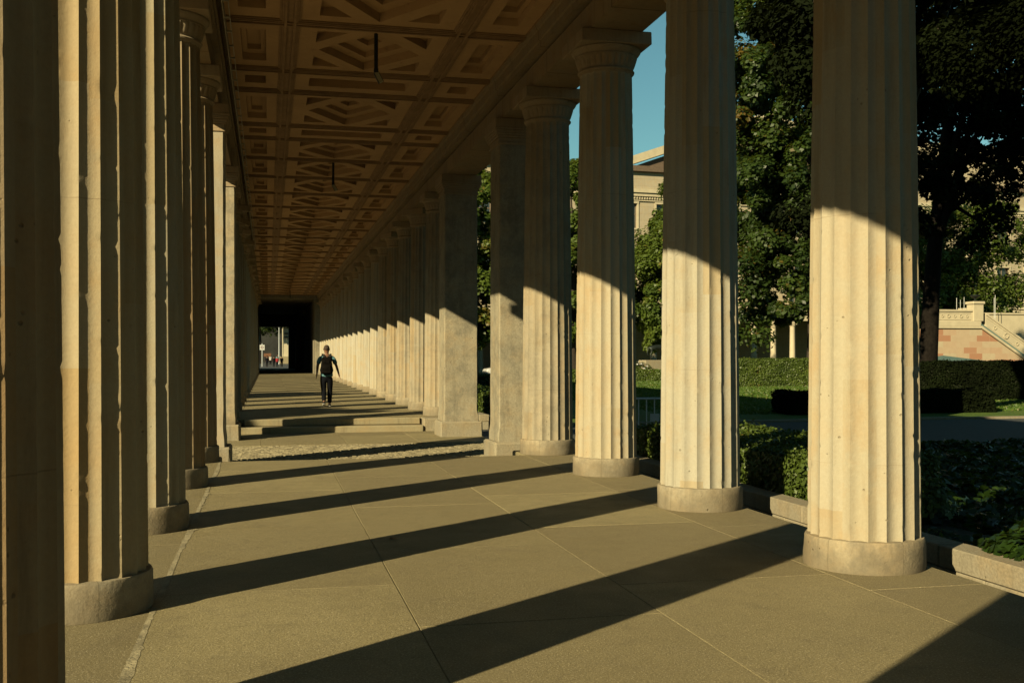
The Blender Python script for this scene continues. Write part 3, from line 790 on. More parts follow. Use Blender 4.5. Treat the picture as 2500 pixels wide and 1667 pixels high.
def tree(label, loc, trunk_h, trunk_r, blobs, n_leaf, leaf, mat, seed, clumps=60, cl_r=.55, cat='tree', lean=(0, 0), limbs=7, group=None, name='tree', hollow=.55, yellow=0.0, bark='bark'):
    """blobs: [(dx,dy,z, rx,ry,rz)] in layout units; leaves gather in clumps inside the blobs"""
    t = thing(name, label, cat, (loc[0], loc[1], GZ), 0, group)
    rs = np.random.RandomState(seed)
    vol = np.array([b_[3] * b_[4] * b_[5] for b_ in blobs]); vol = vol / vol.sum()
    cc = []; cn = []; ls = []
    for k in range(clumps):
        b_ = blobs[rs.choice(len(blobs), p=vol)]; ls.append(b_[6] if len(b_) > 6 else leaf)
        d = rs.randn(3); d /= np.linalg.norm(d); rr = (hollow + (1 - hollow) * rs.rand()) ** .8
        cc.append(np.array(b_[:3]) + d * rr * np.array(b_[3:6])); cn.append(d)
    cc = np.array(cc); cn = np.array(cn)
    ls = np.array(ls); wt = 1 / ls ** 1.6; idx = rs.choice(clumps, n_leaf, p=wt / wt.sum()); sz = rs.uniform(.6, 1.3, clumps)
    ctint = rs.uniform(.1, .75, clumps)
    if yellow: ctint[rs.rand(clumps) < yellow] = .93
    d = rs.randn(n_leaf, 3) * np.array([1, 1, .62]); d *= (np.abs(rs.rand(n_leaf)) ** .33 / (np.linalg.norm(d, axis=1) + 1e-9))[:, None]
    P = cc[idx] + d * cl_r * sz[idx][:, None]
    Nn = d * .8 + np.array([0, 0, .9]) + rs.randn(n_leaf, 3) * .45 + cn[idx] * .3
    tint = ctint[idx] + rs.randn(n_leaf) * .12
    leafmesh('crown', P * S, Nn, ls[idx] * S, mat, t, seed, tint=tint, aspect=1.35)
    b = MB(); rr = random.Random(seed)
    top = Vector((lean[0], lean[1], trunk_h)); pts = []; rad = []
    for k in range(9):
        u = k / 8; pts.append(Vector((lean[0] * u ** 1.4 + rr.uniform(-.03, .03), lean[1] * u + rr.uniform(-.03, .03), trunk_h * u)))
        rad.append(trunk_r * (1.25 if k == 0 else 1.0) * (1 - .55 * u))
    b.tube(pts, rad, 12); b.build('trunk', M[bark], t, smooth=50)
    b = MB()
    for k in range(limbs):
        c_ = cc[rs.randint(clumps)]; u = rr.uniform(.42, .98); s0 = Vector((lean[0] * u ** 1.4, lean[1] * u, trunk_h * u)); e = Vector(c_)
        mid_ = s0.lerp(e, .5) + Vector((rr.uniform(-.3, .3), rr.uniform(-.3, .3), rr.uniform(.0, .5)))
        q = [s0, s0.lerp(mid_, .5) + Vector((0, 0, .08)), mid_, mid_.lerp(e, .55), e]
        r0 = trunk_r * .42 * (1 - .4 * u); b.tube(q, [r0, r0 * .8, r0 * .6, r0 * .4, r0 * .12], 7)
        for j in range(2):
            e2 = Vector(cc[rs.randint(clumps)]); 
            if (e2 - mid_).length < 3.0: b.tube([mid_, mid_.lerp(e2, .5) + Vector((0, 0, .1)), e2], [r0 * .4, r0 * .25, r0 * .06], 5)
    b.build('branches', M[bark], t, smooth=50)
    return t
# trees of the courtyard
tree('tall dark green tree between the two nearest right columns, yellowing at the left', (23.2, 42.2), 10, .27,
     [(-1.9, 0, 4.4, 3.3, 3.0, 2.7), (-1.6, 0, 8.4, 3.5, 3.4, 3.6), (-1.9, 0, 13.2, 3.4, 3.2, 4.0), (-1.6, 0, 17.8, 3.0, 3, 3.2)], 110000, .15, M['leaf'], 3, clumps=360, cl_r=.6, limbs=16, yellow=.10, hollow=.2)
tree('bright green tree in the narrow gap left of the second nearest right column', (23.6, 58.4), 7, .25,
     [(-.5, 0, 4.6, 3.3, 2.6, 3.2), (-.7, 0, 6.9, 2.4, 2.4, 2.0), (.7, 0, 8.9, 2.2, 2.2, 3.3)], 70000, .17, M['leaf_sun'], 4, clumps=230, cl_r=.6)
tree('sunlit green tree seen between the two grey square pillars', (11.2, 58.5), 8, .28,
     [(0, 0, 4.6, 2.4, 2.4, 2.6), (0, 0, 8.6, 2.4, 2.4, 3.0), (.2, 0, 10.6, 1.6, 1.8, 1.6)], 40000, .18, M['leaf_sun'], 5, clumps=140, cl_r=.6, yellow=.08)
tree('pointed green tree top seen left of the right column with the full capital', (17.0, 58.5), 9, .28,
     [(0, 0, 5, 2.0, 2.2, 3.0), (0, 0, 9.6, 1.6, 1.8, 3.6)], 34000, .18, M['leaf_sun'], 6, clumps=110, cl_r=.55)
tree('black leaning tree trunk with spreading branches behind the right hedge', (18.0, 26.4), 10, .27,
     [(2.0, 0, 7.4, 3.0, 2.6, 1.6), (3.4, .2, 9.6, 4.4, 3.4, 2.6), (4.8, 0, 6.6, 2.2, 2.6, 1.5), (1.0, 0, 12.5, 4.0, 3.5, 3.0), (.6, -1, 5.6, 1.9, 1.6, 1.3)], 70000, .115, M['leaf_shade'], 7, clumps=340, cl_r=.5, lean=(1.2, .2), limbs=26, hollow=.3, bark='bark_shade')
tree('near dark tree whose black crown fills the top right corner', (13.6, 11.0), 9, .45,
     [(-2.9, -.1, 5.7, 2.6, 2.6, 2.9, .055), (-1.6, -.6, 4.6, 2.0, 2.4, 2.4, .06), (-3.2, -2.5, 12.5, 5.5, 5.5, 4.5, .17), (-1, 0, 10, 4, 4, 4, .15)], 300000, .15, M['leaf_deep_shade'], 8, clumps=460, cl_r=.6, limbs=12, hollow=.1)
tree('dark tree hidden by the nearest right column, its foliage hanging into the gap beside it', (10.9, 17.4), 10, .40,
     [(.7, .3, 11.0, 3.2, 4, 5.0, .13), (1.8, 4, 11, 2.8, 3.2, 4.2, .13), (2.3, 4.4, 6.2, 1.8, 1.8, 3.2, .10), (-.9, .6, 7.4, 1.5, 1.5, 1.6, .085)], 150000, .13, M['leaf_shade'], 18, clumps=300, cl_r=.55, limbs=10, hollow=.1)
# small trees in the left courtyard, out of the frame, whose crowns shade parts of the walkway
for (x, y, z_, r, lab) in ((-11.7, 9.7, 6.45, 1.3, 'young tree in the left courtyard, nearer one'), (-11.7, 18.4, 6.45, 1.25, 'young tree in the left courtyard, farther one')):
    tree(lab, (x, y), 6, .12, [(0, 0, z_ - GZ, r + .2, r, 1.15)], 6000, .2, M['leaf'], 31, clumps=40, cl_r=.38, limbs=6, hollow=.1)
tree('light green tree rising behind the stone stair balustrade', (38.8, 56.5), 7, .3,
     [(0, 0, 4.6, 4.6, 3, 2.6), (1.0, 0, 8.0, 3.4, 3, 2.9), (-4.5, 2, 4.6, 3, 3, 2.6), (4.5, 1, 7.0, 3.6, 3, 4.2), (-3.2, 1, 8.6, 3.0, 3, 3.0)], 80000, .15, M['leaf_sun'], 9, clumps=300, cl_r=.7)
tree('dark tree across the street seen through the far doorway', (-1.2, 150), 6, .4,
     [(0, 0, 6.0, 4.5, 3, 2.6), (2, 0, 8, 5, 3, 3)], 9000, .32, M['leaf'], 10, clumps=80, cl_r=1.0)
tree('tree in the street far behind the doorway, left edge', (-8, 175), 6, .4,
     [(0, 0, 7.0, 6, 3, 4)], 7000, .36, M['leaf'], 11, clumps=80, cl_r=1.2)

def hedge(name, label, x0, x1, y0, y1, z1, n, leaf, mat, seed, cat='hedge', wob=.03, core=True, z0=GZ, shape=4, tintlo=.1, tinthi=.8):
    t = thing(name, label, cat)
    rs = np.random.RandomState(seed)
    L, W, Hh = x1 - x0, y1 - y0, z1 - z0
    areas = np.array([L * Hh, L * Hh * .4, W * Hh, W * Hh, L * W]); p = areas / areas.sum(); f = rs.choice(5, n, p=p)
    u, v_ = rs.rand(n), rs.rand(n)
    P = np.zeros((n, 3)); N = np.zeros((n, 3))
    P[:, 0] = np.where(f == 2, x0, np.where(f == 3, x1, x0 + u * L)); P[:, 1] = np.where(f == 0, y0, np.where(f == 1, y1, np.where(f < 4, y0 + u * W, y0 + v_ * W)))
    P[:, 2] = np.where(f == 4, z1, z0 + v_ * Hh)
    N[f == 0] = (0, -1, .3); N[f == 1] = (0, 1, .3); N[f == 2] = (-1, 0, .3); N[f == 3] = (1, 0, .3); N[f == 4] = (0, 0, 1)
    wv = np.sin(P[:, 0] * 7 + seed) * np.sin(P[:, 1] * 5 + 1) * np.sin(P[:, 2] * 9)
    P += N * (wv * wob + rs.randn(n) * wob * .7)[:, None]; N = N + rs.randn(n, 3) * .55
    cl = .5 + .5 * np.sin(P[:, 0] * 3.1 + 2 * np.sin(P[:, 2] * 4)) * np.sin(P[:, 1] * 3.7 + P[:, 2] * 5)
    leafmesh('foliage', P * S, N, leaf * S, mat, t, seed, tint=tintlo + (tinthi - tintlo) * cl + rs.randn(n) * .1, shape=shape)
    if core:
        b = MB(); e = wob * 1.2; b.cbox(x0 + e, x1 - e, y0 + e, y1 - e, z0, z1 - e, .02); b.build('inner_growth', M['leaf_core'], t)
    return t
M['leaf_core'] = simple('inner_twigs', (.022, .03, .010), .95, var=.4, scale=12, bump=1.0)
hedge('clipped_hedge', 'sunlit clipped green hedge behind the lawn, right of the second nearest right column', 15.2, 24.2, 37.2, 38.2, .82, 60000, .05, M['hedge'], 1)
hedge('clipped_hedge', 'low bright hedge seen in the narrow gap left of the second nearest right column', 13.5, 21.0, 46.8, 47.8, .27, 26000, .06, M['hedge'], 2)
hedge('clipped_hedge', 'long dark hedge in shade in front of the stone stairs', 17.2, 30.0, 24.6, 25.6, .80, 60000, .045, M['leaf_shade'], 3)
hedge('clipped_hedge', 'low black hedge at the shaded edge of the lawn', 10.3, 15.0, 19.6, 20.4, .22, 22000, .045, M['leaf_shade'], 4)
hedge('box_hedge', 'box hedge behind the planter wall with its top lit by the sun', 3.56, 4.65, 6.7, 10.1, .27, 60000, .026, M['hedge'], 5, wob=.035)
hedge('box_hedge', 'dark hedge strip beyond the passage, seen between the square pillars', 3.7, 4.6, 18.5, 24, .30, 16000, .04, M['hedge'], 6)
hedge('box_hedge', 'dark hedge far beyond the passage below the parked car', 4.3, 9.0, 33, 34.5, .34, 16000, .05, M['leaf'], 16)

# shrub, ivy
def mound(name, label, blobs, n, leaf, mat, seed, cat, shape=8, stems=0):
    t = thing(name, label, cat); rs = np.random.RandomState(seed)
    vol = np.array([b_[3] * b_[4] for b_ in blobs]); idx = rs.choice(len(blobs), n, p=vol / vol.sum()); B = np.array(blobs)[idx]
    d = rs.randn(n, 3); d /= np.linalg.norm(d, axis=1, keepdims=True); d[:, 2] = np.abs(d[:, 2])
    r = (.72 + .32 * rs.rand(n))[:, None]
    P = B[:, :3] + d * r * B[:, 3:]; N = d + np.array([0, 0, .6]) + rs.randn(n, 3) * .4
    leafmesh('foliage', P * S, N, leaf * S, mat, t, seed, tint=rs.rand(n) * .85, shape=shape)
    if stems:
        b = MB(); rr = random.Random(seed)
        for k in range(stems):
            j = rs.randint(n); e = Vector(P[j]); c_ = Vector(B[j, :3]); s0 = Vector((c_.x + rr.uniform(-.05, .05), c_.y + rr.uniform(-.05, .05), -.05))
            b.tube([s0, s0.lerp(e, .5) + Vector((0, 0, .05)), e], [.006, .005, .002], 5)
        b.build('stems', M['bark'], t)
    return t
mound('shrub', 'small twiggy shrub with sunlit leaves left of the nearest right column', [(3.85, 5.75, .06, .20, .30, .22), (3.95, 6.15, .04, .22, .25, .17)], 1500, .034, M['hedge'], 3, 'shrub', shape=4, stems=26)
mound('ivy_bush', 'green ivy spilling over the granite wall at the right edge', [(3.86, 4.45, .0, .28, .38, .21), (4.0, 3.9, .0, .40, .5, .27), (3.62, 4.45, .0, .19, .32, .12), (3.6, 3.8, .0, .2, .4, .15)], 4200, .048, M['ivy'], 4, 'ivy')
def ivy_ground():
    rs = np.random.RandomState(9); n = 42000
    x = rs.uniform(3.53, 9.5, n); y = rs.uniform(2.0, 11.0, n)
    keep = ~((x < 4.7) & (y > 6.7)); x, y = x[keep], y[keep]; n = len(x)
    hz = .05 + .05 * np.sin(x * 3.1 + 1) * np.sin(y * 2.3) + .03 * np.sin(x * 7 + y * 5)
    z = -.12 + hz + rs.rand(n) * .05
    o = leafmesh('ivy_ground_cover', np.stack([x, y, z], 1) * S, np.array([0, 0, 1.0]) + rs.randn(n, 3) * .5, .055 * S, M['ivy'], None, 9, tint=rs.rand(n) * .9, shape=8)
    tag(o, 'low ivy ground cover in the bed', 'ivy', kind='stuff')
ivy_ground()
def grass_blades():
    rs = np.random.RandomState(19); n = 60000
    x = rs.uniform(8, 26, n); y = rs.uniform(20, 46, n); z = np.full(n, GZ + .015)
    o = leafmesh('grass', np.stack([x, y, z], 1) * S, rs.randn(n, 3) * np.array([1, 1, .25]), .045 * S, M['grassleaf'], None, 19, aspect=2.0)
    tag(o, 'short grass of the lawn', 'grass', kind='stuff')
grass_blades()
# fallen leaves
for (x, y, lab) in ((-.02, 2.95, 'small orange fallen leaf on the paving near the chipped left column base'), (.66, 5.75, 'tiny curled pale leaf on the paving between column shadows')):
    o = leafmesh('fallen_leaf', np.array([[x, y, .008]]) * S, np.array([[.1, .1, 1.0]]), .045 * S, simple('dry_leaf', (.5, .24, .08), .8), None, 3, shape=8, aspect=1.4)
    tag(o, lab, 'leaf')

# ------------------------------------------------------------------ museum behind the trees
def museum():
    t = thing('museum', 'large pale classical museum building with columns and tall windows behind the trees', 'building', (26, 73, GZ), R(4))
    z = lambda v_: v_ - GZ
    x0, x1 = -24, 60
    WS, W0 = 2.75, .2        # bay spacing
    bays = [x0 + 1.5 + WS * k for k in range(30)]
    # wall between windows, built from piers and bands
    wl = MB()
    def band(za, zb, yy=0, mi=0): wl.box(x0, x1, yy, yy + 1.0, z(za), z(zb))
    hw = .62
    rows = [(5.0, 8.1), (10.2, 12.0)]
    band(4.35, 5.0); band(8.1, 10.2); band(12.0, 14.3)
    for (za, zb) in rows:
        xs = [x0] + [q for c_ in bays for q in (c_ - hw, c_ + hw)] + [x1]
        for a_, b_ in zip(xs[0::2], xs[1::2]): wl.box(a_, b_, 0, 1.0, z(za), z(zb))
    wl.box(x0, x1, 3.0, 3.4, 0, z(4.35)); wl.box(x0, x1, 1.0, 1.2, z(4.4), z(14.3))
    wl.build('wall', M['museum'], t)
    b = MB()
    b.box(x0 - .2, x1 + .2, -.10, .0, z(4.72), z(4.92)); b.box(x0 - .2, x1, -.25, -.002, z(4.45), z(4.62))
    b.box(x0 - .2, x1, -.16, -.002, z(8.75), z(9.0)); b.box(x0 - .3, x1, -.4, -.002, z(12.75), z(13.0)); b.box(x0 - .3, x1, -.28, -.002, z(12.5), z(12.748))
    for k in range(420): b.box(x0 + .2 * k, x0 + .2 * k + .1, -.2, -.004, z(12.3), z(12.498))
    b.box(x0 - .2, x1, -.12, -.002, z(11.72 + .45), z(11.8 + .45))
    b.build('cornice', M['museum_trim'], t)
    b = MB(); b.box(x0 - .35, x1, -.35, 1.2, z(14.302), z(14.7)); b.build('roof_edge', M['museum_dark'], t)
    # pediment of the higher middle block
    b = MB(); px = .3; 
    for (w_, za, zb) in ((11.5, 14.72, 14.95),): b.box(px, px + w_ * 2, 1.5, 2.5, z(14.72), z(14.9))
    n = 2
    def sl(u): return 14.9 + 4.2 * u
    b.add([(px, 1.6, z(14.9)), (px + 11.5, 1.6, z(sl(1))), (px + 23, 1.6, z(14.9)), (px, 2.5, z(14.9)), (px + 11.5, 2.5, z(sl(1))), (px + 23, 2.5, z(14.9))],
          [(0, 1, 2), (3, 5, 4), (0, 3, 4, 1), (1, 4, 5, 2), (0, 2, 5, 3)])
    b.build('pediment', M['museum_dark'], t)
    b = MB()
    for s_ in (0, 1):
        pA = Vector((px - .5, 0, z(14.9))) if s_ == 0 else Vector((px + 23.5, 0, z(14.9))); pB = Vector((px + 11.5, 0, z(sl(1)) + .05))
        b.add([(pA.x, 1.2, pA.z), (pB.x, 1.2, pB.z), (pB.x, 1.2, pB.z + .62), (pA.x, 1.2, pA.z + .62), (pA.x, 2.6, pA.z), (pB.x, 2.6, pB.z), (pB.x, 2.6, pB.z + .62), (pA.x, 2.6, pA.z + .62)],
              [(0, 1, 2, 3), (4, 7, 6, 5), (0, 4, 5, 1), (3, 2, 6, 7), (0, 3, 7, 4), (1, 5, 6, 2)])
    b.build('gable_moulding', M['museum_trim'], t)
    # windows
    for (za, zb) in rows:
        for c_ in bays:
            if not (-14 < c_ < 40): continue
            b = MB(); e = .09
            b.box(c_ - hw - .12, c_ + hw + .12, -.07, .001, z(zb) + .0, z(zb) + .15); b.box(c_ - hw - .14, c_ + hw + .14, -.09, .001, z(za) - .12, z(za))
            b.box(c_ - hw - .12, c_ - hw, -.05, .001, z(za), z(zb)); b.box(c_ + hw, c_ + hw + .12, -.05, .001, z(za), z(zb))
            f = b.build('window', M['museum_trim'], t)
            b = MB(); b.box(c_ - hw, c_ - hw + .07, .18, .3, z(za), z(zb)); b.box(c_ + hw - .07, c_ + hw, .18, .3, z(za), z(zb)); b.box(c_ - .03, c_ + .03, .18, .3, z(za), z(zb))
            b.box(c_ - hw + .07, c_ + hw - .07, .185, .295, z(za) + (zb - za) * .55, z(za) + (zb - za) * .55 + .07); b.build('sash', M['frame'], f)
            b = MB(); b.box(c_ - hw, c_ + hw, .24, .26, z(za), z(zb)); b.build('pane', M['glass'], f)
    # ground floor colonnade
    b = MB(); b.box(x0, x1, -1.5, 1.0, z(3.55), z(4.05)); b.box(x0, x1, -1.65, 1.0, z(4.052), z(4.349)); b.build('colonnade_beam', M['museum_trim'], t)
    k = 0; x = x0 + .6; proto = None
    while x < 44:
        if x > -16:
            if proto is None:
                b = MB(); nf = 20
                b.lathe([(.27, 0), (.27, .12), (.235, .16), (.235, .2), (.195, 3.3), (.20, 3.34), (.27, 3.42), (.27, 3.5)], 40, mod=lambda a, zz: -.012 * abs(math.cos(10 * a)) if .2 <= zz <= 3.3 else 0)
                b.box(-.29, .29, -.29, .29, 3.5, 3.75); proto = b.build('column', M['museum_trim'], t, smooth=35); proto.location = (x * S, -1.15 * S, 0)
            else:
                c_ = proto.copy(); C.objects.link(c_); c_.parent = t; c_.location = (x * S, -1.15 * S, 0)
        x += 1.62
    b = MB(); b.tube([(-5.1, 1, z(14.7)), (-5.1, 1, z(19.2))], [.05, .03], 6); b.lathe([(.13, z(19.1)), (.13, z(19.2))], 10, c=(-5.1, 1)); b.build('flagpole', M['iron'], t)
    b = MB(); b.box(8, x1, 4.5, 6, 0, z(19)); b.build('rear_block', M['museum'], t)
    return t
museum()

t = thing('sky_block_left', 'unseen building added beyond the left courtyard to block low sky light', 'building', (0, 0, GZ))
b = MB(); b.box(-56, -46, -70, 60, 0, 13); b.build('wall', M['pillar'], t)  # unseen block, added to cut low sky light from the left
t = thing('sky_block_rear', 'unseen wing added behind the camera to block sky light', 'building', (0, 0, GZ))
b = MB(); b.box(-4, 40, -24, -18, 0, 7); b.build('wall', M['pillar'], t)  # unseen block, added to cut sky light from behind
# stone stairs with balustrade at the right
def stairs():
    t = thing('monumental_stairs', 'pinkish block stone terrace with balustrade and stair parapet going down right', 'stairs', (27.4, 39.9, GZ))
    z = lambda v_: v_ - GZ; cx = 2.45; sl = .62
    b = MB(); b.box(.12, cx, 0, 6, 0, z(2.13))
    zr = z(2.13)
    b.add([(cx, 0, 0), (cx + zr / sl, 0, 0), (cx, 0, zr), (cx, 1.0, 0), (cx + zr / sl, 1.0, 0), (cx, 1.0, zr)], [(0, 1, 2), (3, 5, 4), (0, 2, 5, 3), (1, 4, 5, 2), (0, 3, 4, 1)])
    b.build('block_wall', M['blocks'], t)
    b = MB(); b.cbox(0, cx + .02, -.07, .5, z(2.132), z(2.24), .01); b.cbox(.03, cx, -.04, .45, z(2.241), z(2.45), .01)
    def slab(za, zb, y0, y1, x0=0, L=6.0):
        b.add([(cx + x0, y0, za - sl * x0), (cx + L, y0, za - sl * L), (cx + L, y0, zb - sl * L), (cx + x0, y0, zb - sl * x0), (cx + x0, y1, za - sl * x0), (cx + L, y1, za - sl * L), (cx + L, y1, zb - sl * L), (cx + x0, y1, zb - sl * x0)],
              [(0, 1, 2, 3), (4, 7, 6, 5), (0, 4, 5, 1), (3, 2, 6, 7), (0, 3, 7, 4), (1, 5, 6, 2)])
    slab(z(2.15), z(2.27), -.07, .5, .03)
    b.build('ledge', M['museum_trim'], t)
    b = MB(); slab(z(2.271), z(2.36), -.03, .45, .03); b.build('drain_ledge', M['copper'], t)
    b = MB(); b.box(.35, 2.08, .05, .35, z(2.451), z(2.86)); b.cbox(.34, 2.1, 0, .4, z(2.861), z(2.94), .01)
    b.box(.42, 2.0, .03, .05, z(2.50), z(2.53)); b.box(.42, 2.0, .03, .05, z(2.79), z(2.82))
    slab(z(2.361), z(2.90), .05, .35, .30); slab(z(2.901), z(3.0), -.0, .4, .30); slab(z(2.44), z(2.47), .03, .05, .33); slab(z(2.80), z(2.83), .03, .05, .33)
    b.build('balustrade', M['museum_trim'], t)
    b = MB()
    def ring(x, zz, r):
        pts = [(x + r * math.cos(a), .035, zz + r * math.sin(a)) for a in [2 * math.pi * k / 16 for k in range(17)]]; b.tube(pts, r * .22, 5); b.lathe([(.001, 0)], 3) if False else None
    for k in range(5): ring(.62 + .30 * k, z(2.66), .07 if k % 2 else .055)
    for k in range(9): x = .75 + .55 * k; ring(cx + x, z(2.63) - sl * x, .11 if k % 2 else .07)
    b.build('relief', M['museum_trim'], t, smooth=40)
    def pier(x, y, w_, za, zb):
        q = MB(); q.cbox(x - w_, x + w_, y - w_, y + w_, z(za), z(zb) - .12, .01); q.cbox(x - w_ - .05, x + w_ + .05, y - w_ - .05, y + w_ + .05, z(zb) - .12, z(zb), .02)
        p = q.build('pier', M['museum_trim'], t)
        q = MB(); r = .2; q.lathe([(.08, z(zb)), (.10, z(zb) + .03), (.035, z(zb) + .07), (.04, z(zb) + .12), (.10, z(zb) + .17), (r, z(zb) + .24), (r + .01, z(zb) + .28), (r - .05, z(zb) + .29), (.02, z(zb) + .25)], 24, c=(x, y))
        q.build('urn', M['bronze'], p, smooth=40)
    pier(.18, .2, .17, 2.451, 3.15); pier(cx - .12, .2, .24, 2.451, 3.30); pier(cx + 1.25, 2.6, .24, 2.0, 3.13); 
    q = MB(); q.box(cx + 1.5, 8, 2.45, 2.75, z(2.0), z(2.85)); q.cbox(cx + 1.49, 8, 2.4, 2.8, z(2.851), z(2.93), .01); q.box(cx, 8, 2.3, 6, 0, z(2.0)); q.build('rear_parapet', M['museum_trim'], t)
    b = MB()
    for x, y, h in ((.95, .8, 3.45), (1.15, 1.2, 3.35), (2.0, 1.0, 3.5), (3.1, 2, 3.6), (3.2, 2.4, 3.5), (4.55, 1.8, 3.7), (4.65, 2.0, 3.6)):
        b.tube([(x, y, z(2.0)), (x, y, z(h))], .011, 5)
    b.build('railing_posts', M['white'], t)
stairs()
b = MB(); b.add([(23.5, 34, .62), (27.2, 34, .62), (27.2, 38, .62), (23.5, 38, .62), (25.3, 36, .98)], [(0, 1, 4), (1, 2, 4), (2, 3, 4), (3, 0, 4), (0, 3, 2, 1)])
o = thing('kiosk', 'small hut with low blue green roof at the foot of the stairs', 'hut')
b.build('roof', M['copper'], o); b = MB(); b.box(23.8, 26.9, 34.3, 37.7, GZ, .62); b.build('wall', M['white'], o)

# ------------------------------------------------------------------ parked car
def car():
    t = thing('parked_car', 'white parked car seen between the two grey square pillars', 'car', (12.6, 55.2, GZ), 0)
    # side profile in metres, car length along x, nose at -x
    L = [(-2.1, .32), (-2.12, .55), (-2.0, .72), (-1.2, .88), (-.95, .92), (-.35, 1.30), (.1, 1.40), (.9, 1.40), (1.5, 1.28), (1.95, .98), (2.08, .85), (2.1, .45), (2.0, .30)]
    def hull(prof, wd, top):
        b = MB(); n = len(prof); secs = []
        for (y, k) in ((-wd, 0), (-wd * .93, 1), (0, 1), (wd * .93, 1), (wd, 0)):
            secs.append([(x * (.97 if k == 0 else 1), y * (1 if z_ < 1.0 else .82), (z_ if k else .30 + (z_ - .30) * .95)) for x, z_ in prof])
        vs_ = [p for s_ in secs for p in s_]; fs = []
        for j in range(4):
            for k in range(n): k2 = (k + 1) % n; fs.append((j * n + k, j * n + k2, (j + 1) * n + k2, (j + 1) * n + k))
        fs.append(tuple(range(n))[::-1]); fs.append(tuple(4 * n + k for k in range(n)))
        b.add(vs_, fs); return b
    hull(L, .86, 0).build('body', M['carpaint'], t, smooth=30, scale=1)
    for s_ in (-1, 1):
        b = MB(); y = s_ * .80
        for q in ([(-.82, .95), (-.34, 1.24), (.05, 1.32), (.05, .95)], [(.12, .95), (.12, 1.32), (.85, 1.32), (1.35, 1.2), (1.55, .98)]):
            n = len(q); b.add([(x, y, z_) for x, z_ in q] + [(x, y - s_ * .05, z_) for x, z_ in q], [tuple(range(n)), tuple(range(n, 2 * n))] + [(k, (k + 1) % n, n + (k + 1) % n, n + k) for k in range(n)])
        b.build('side_window', M['glass'], t, scale=1)
        b = MB(); b.box(-.75, -.6, s_ * .98 - .07, s_ * .98 + .07, .93, 1.05); b.build('mirror', M['carpaint'], t, scale=1)
    b = MB(); b.add([(-1.0, -.6, .925), (-1.0, .6, .925), (-.36, .55, 1.315), (-.36, -.55, 1.315), (-1.02, -.6, .915), (-1.02, .6, .915), (-.38, .55, 1.30), (-.38, -.55, 1.30)], [(0, 1, 2, 3), (4, 7, 6, 5), (0, 4, 5, 1), (1, 5, 6, 2), (2, 6, 7, 3), (3, 7, 4, 0)]); b.build('windscreen', M['glass'], t, scale=1)
    for x in (-1.35, 1.3):
        for s_ in (-1, 1):
            w_ = bpy.data.objects.new('wheel', None); C.objects.link(w_); w_.parent = t
            b = MB(); pts = []; n = 24
            ring = [(.32, -.1), (.32, .1), (.2, .11), (.2, -.11)]
            vs_ = [(x + r * math.cos(2 * math.pi * k / n), s_ * .78 + dy, .32 + r * math.sin(2 * math.pi * k / n)) for (r, dy) in ring for k in range(n)]
            b.add(vs_, [(j * n + k, j * n + (k + 1) % n, ((j + 1) % 4) * n + (k + 1) % n, ((j + 1) % 4) * n + k) for j in range(4) for k in range(n)]); b.build('tyre', M['tyre'], w_, scale=1)
            b = MB(); vs_ = [(x + .2 * math.cos(2 * math.pi * k / n), s_ * .78 + dy, .32 + .2 * math.sin(2 * math.pi * k / n)) for dy in (-.09, .09) for k in range(n)]
            b.add(vs_, [tuple(range(n)), tuple(range(n, 2 * n))] + [(k, (k + 1) % n, n + (k + 1) % n, n + k) for k in range(n)]); b.build('rim', M['galv'], w_, scale=1)
car()

# ------------------------------------------------------------------ skinned figures
def skinned(name, chains, mat, parent, sub=2, root=0, smooth=True):
    """chains: list of lists of (x,y,z,r); equal points are shared"""
    pts = []; rad = []; edges = []; idx = {}
    for ch in chains:
        prev = None
        for p in ch:
            key = (round(p[0], 4), round(p[1], 4), round(p[2], 4))
            if key not in idx: idx[key] = len(pts); pts.append(p[:3]); rad.append(p[3:] if len(p) > 4 else (p[3], p[3]))
            k = idx[key]
            if prev is not None and prev != k: edges.append((prev, k))
            prev = k
    me = bpy.data.meshes.new(name); me.from_pydata(pts, edges, [])
    o = bpy.data.objects.new(name, me); C.objects.link(o)
    sk = o.modifiers.new('s', 'SKIN'); sk.use_smooth_shade = True
    if not me.skin_vertices: pass
    lay = me.skin_vertices[0].data
    for i, r in enumerate(rad): lay[i].radius = r; lay[i].use_root = (i == root)
    ss = o.modifiers.new('u', 'SUBSURF'); ss.levels = sub; ss.render_levels = sub
    dg = bpy.context.evaluated_depsgraph_get(); ev = o.evaluated_get(dg)
    nm = bpy.data.meshes.new_from_object(ev); nm.name = name
    o.modifiers.clear(); o.data = nm; bpy.data.meshes.remove(me)
    nm.materials.clear(); nm.materials.append(mat)
    nm.polygons.foreach_set('use_smooth', [True] * len(nm.polygons))
    if parent: o.parent = parent
    return o
def ellipsoid(c, r, nu=16, nv=10, cut=None):
    b = MB(); vs_ = []; fs = []
    for j in range(nv + 1):
        th = math.pi * j / nv
        for k in range(nu):
            ph = 2 * math.pi * k / nu; vs_.append((c[0] + r[0] * math.sin(th) * math.cos(ph), c[1] + r[1] * math.sin(th) * math.sin(ph), c[2] + r[2] * math.cos(th)))
    for j in range(nv):
        for k in range(nu): fs.append((j * nu + k, j * nu + (k + 1) % nu, (j + 1) * nu + (k + 1) % nu, (j + 1) * nu + k))
    b.add(vs_, fs); return b
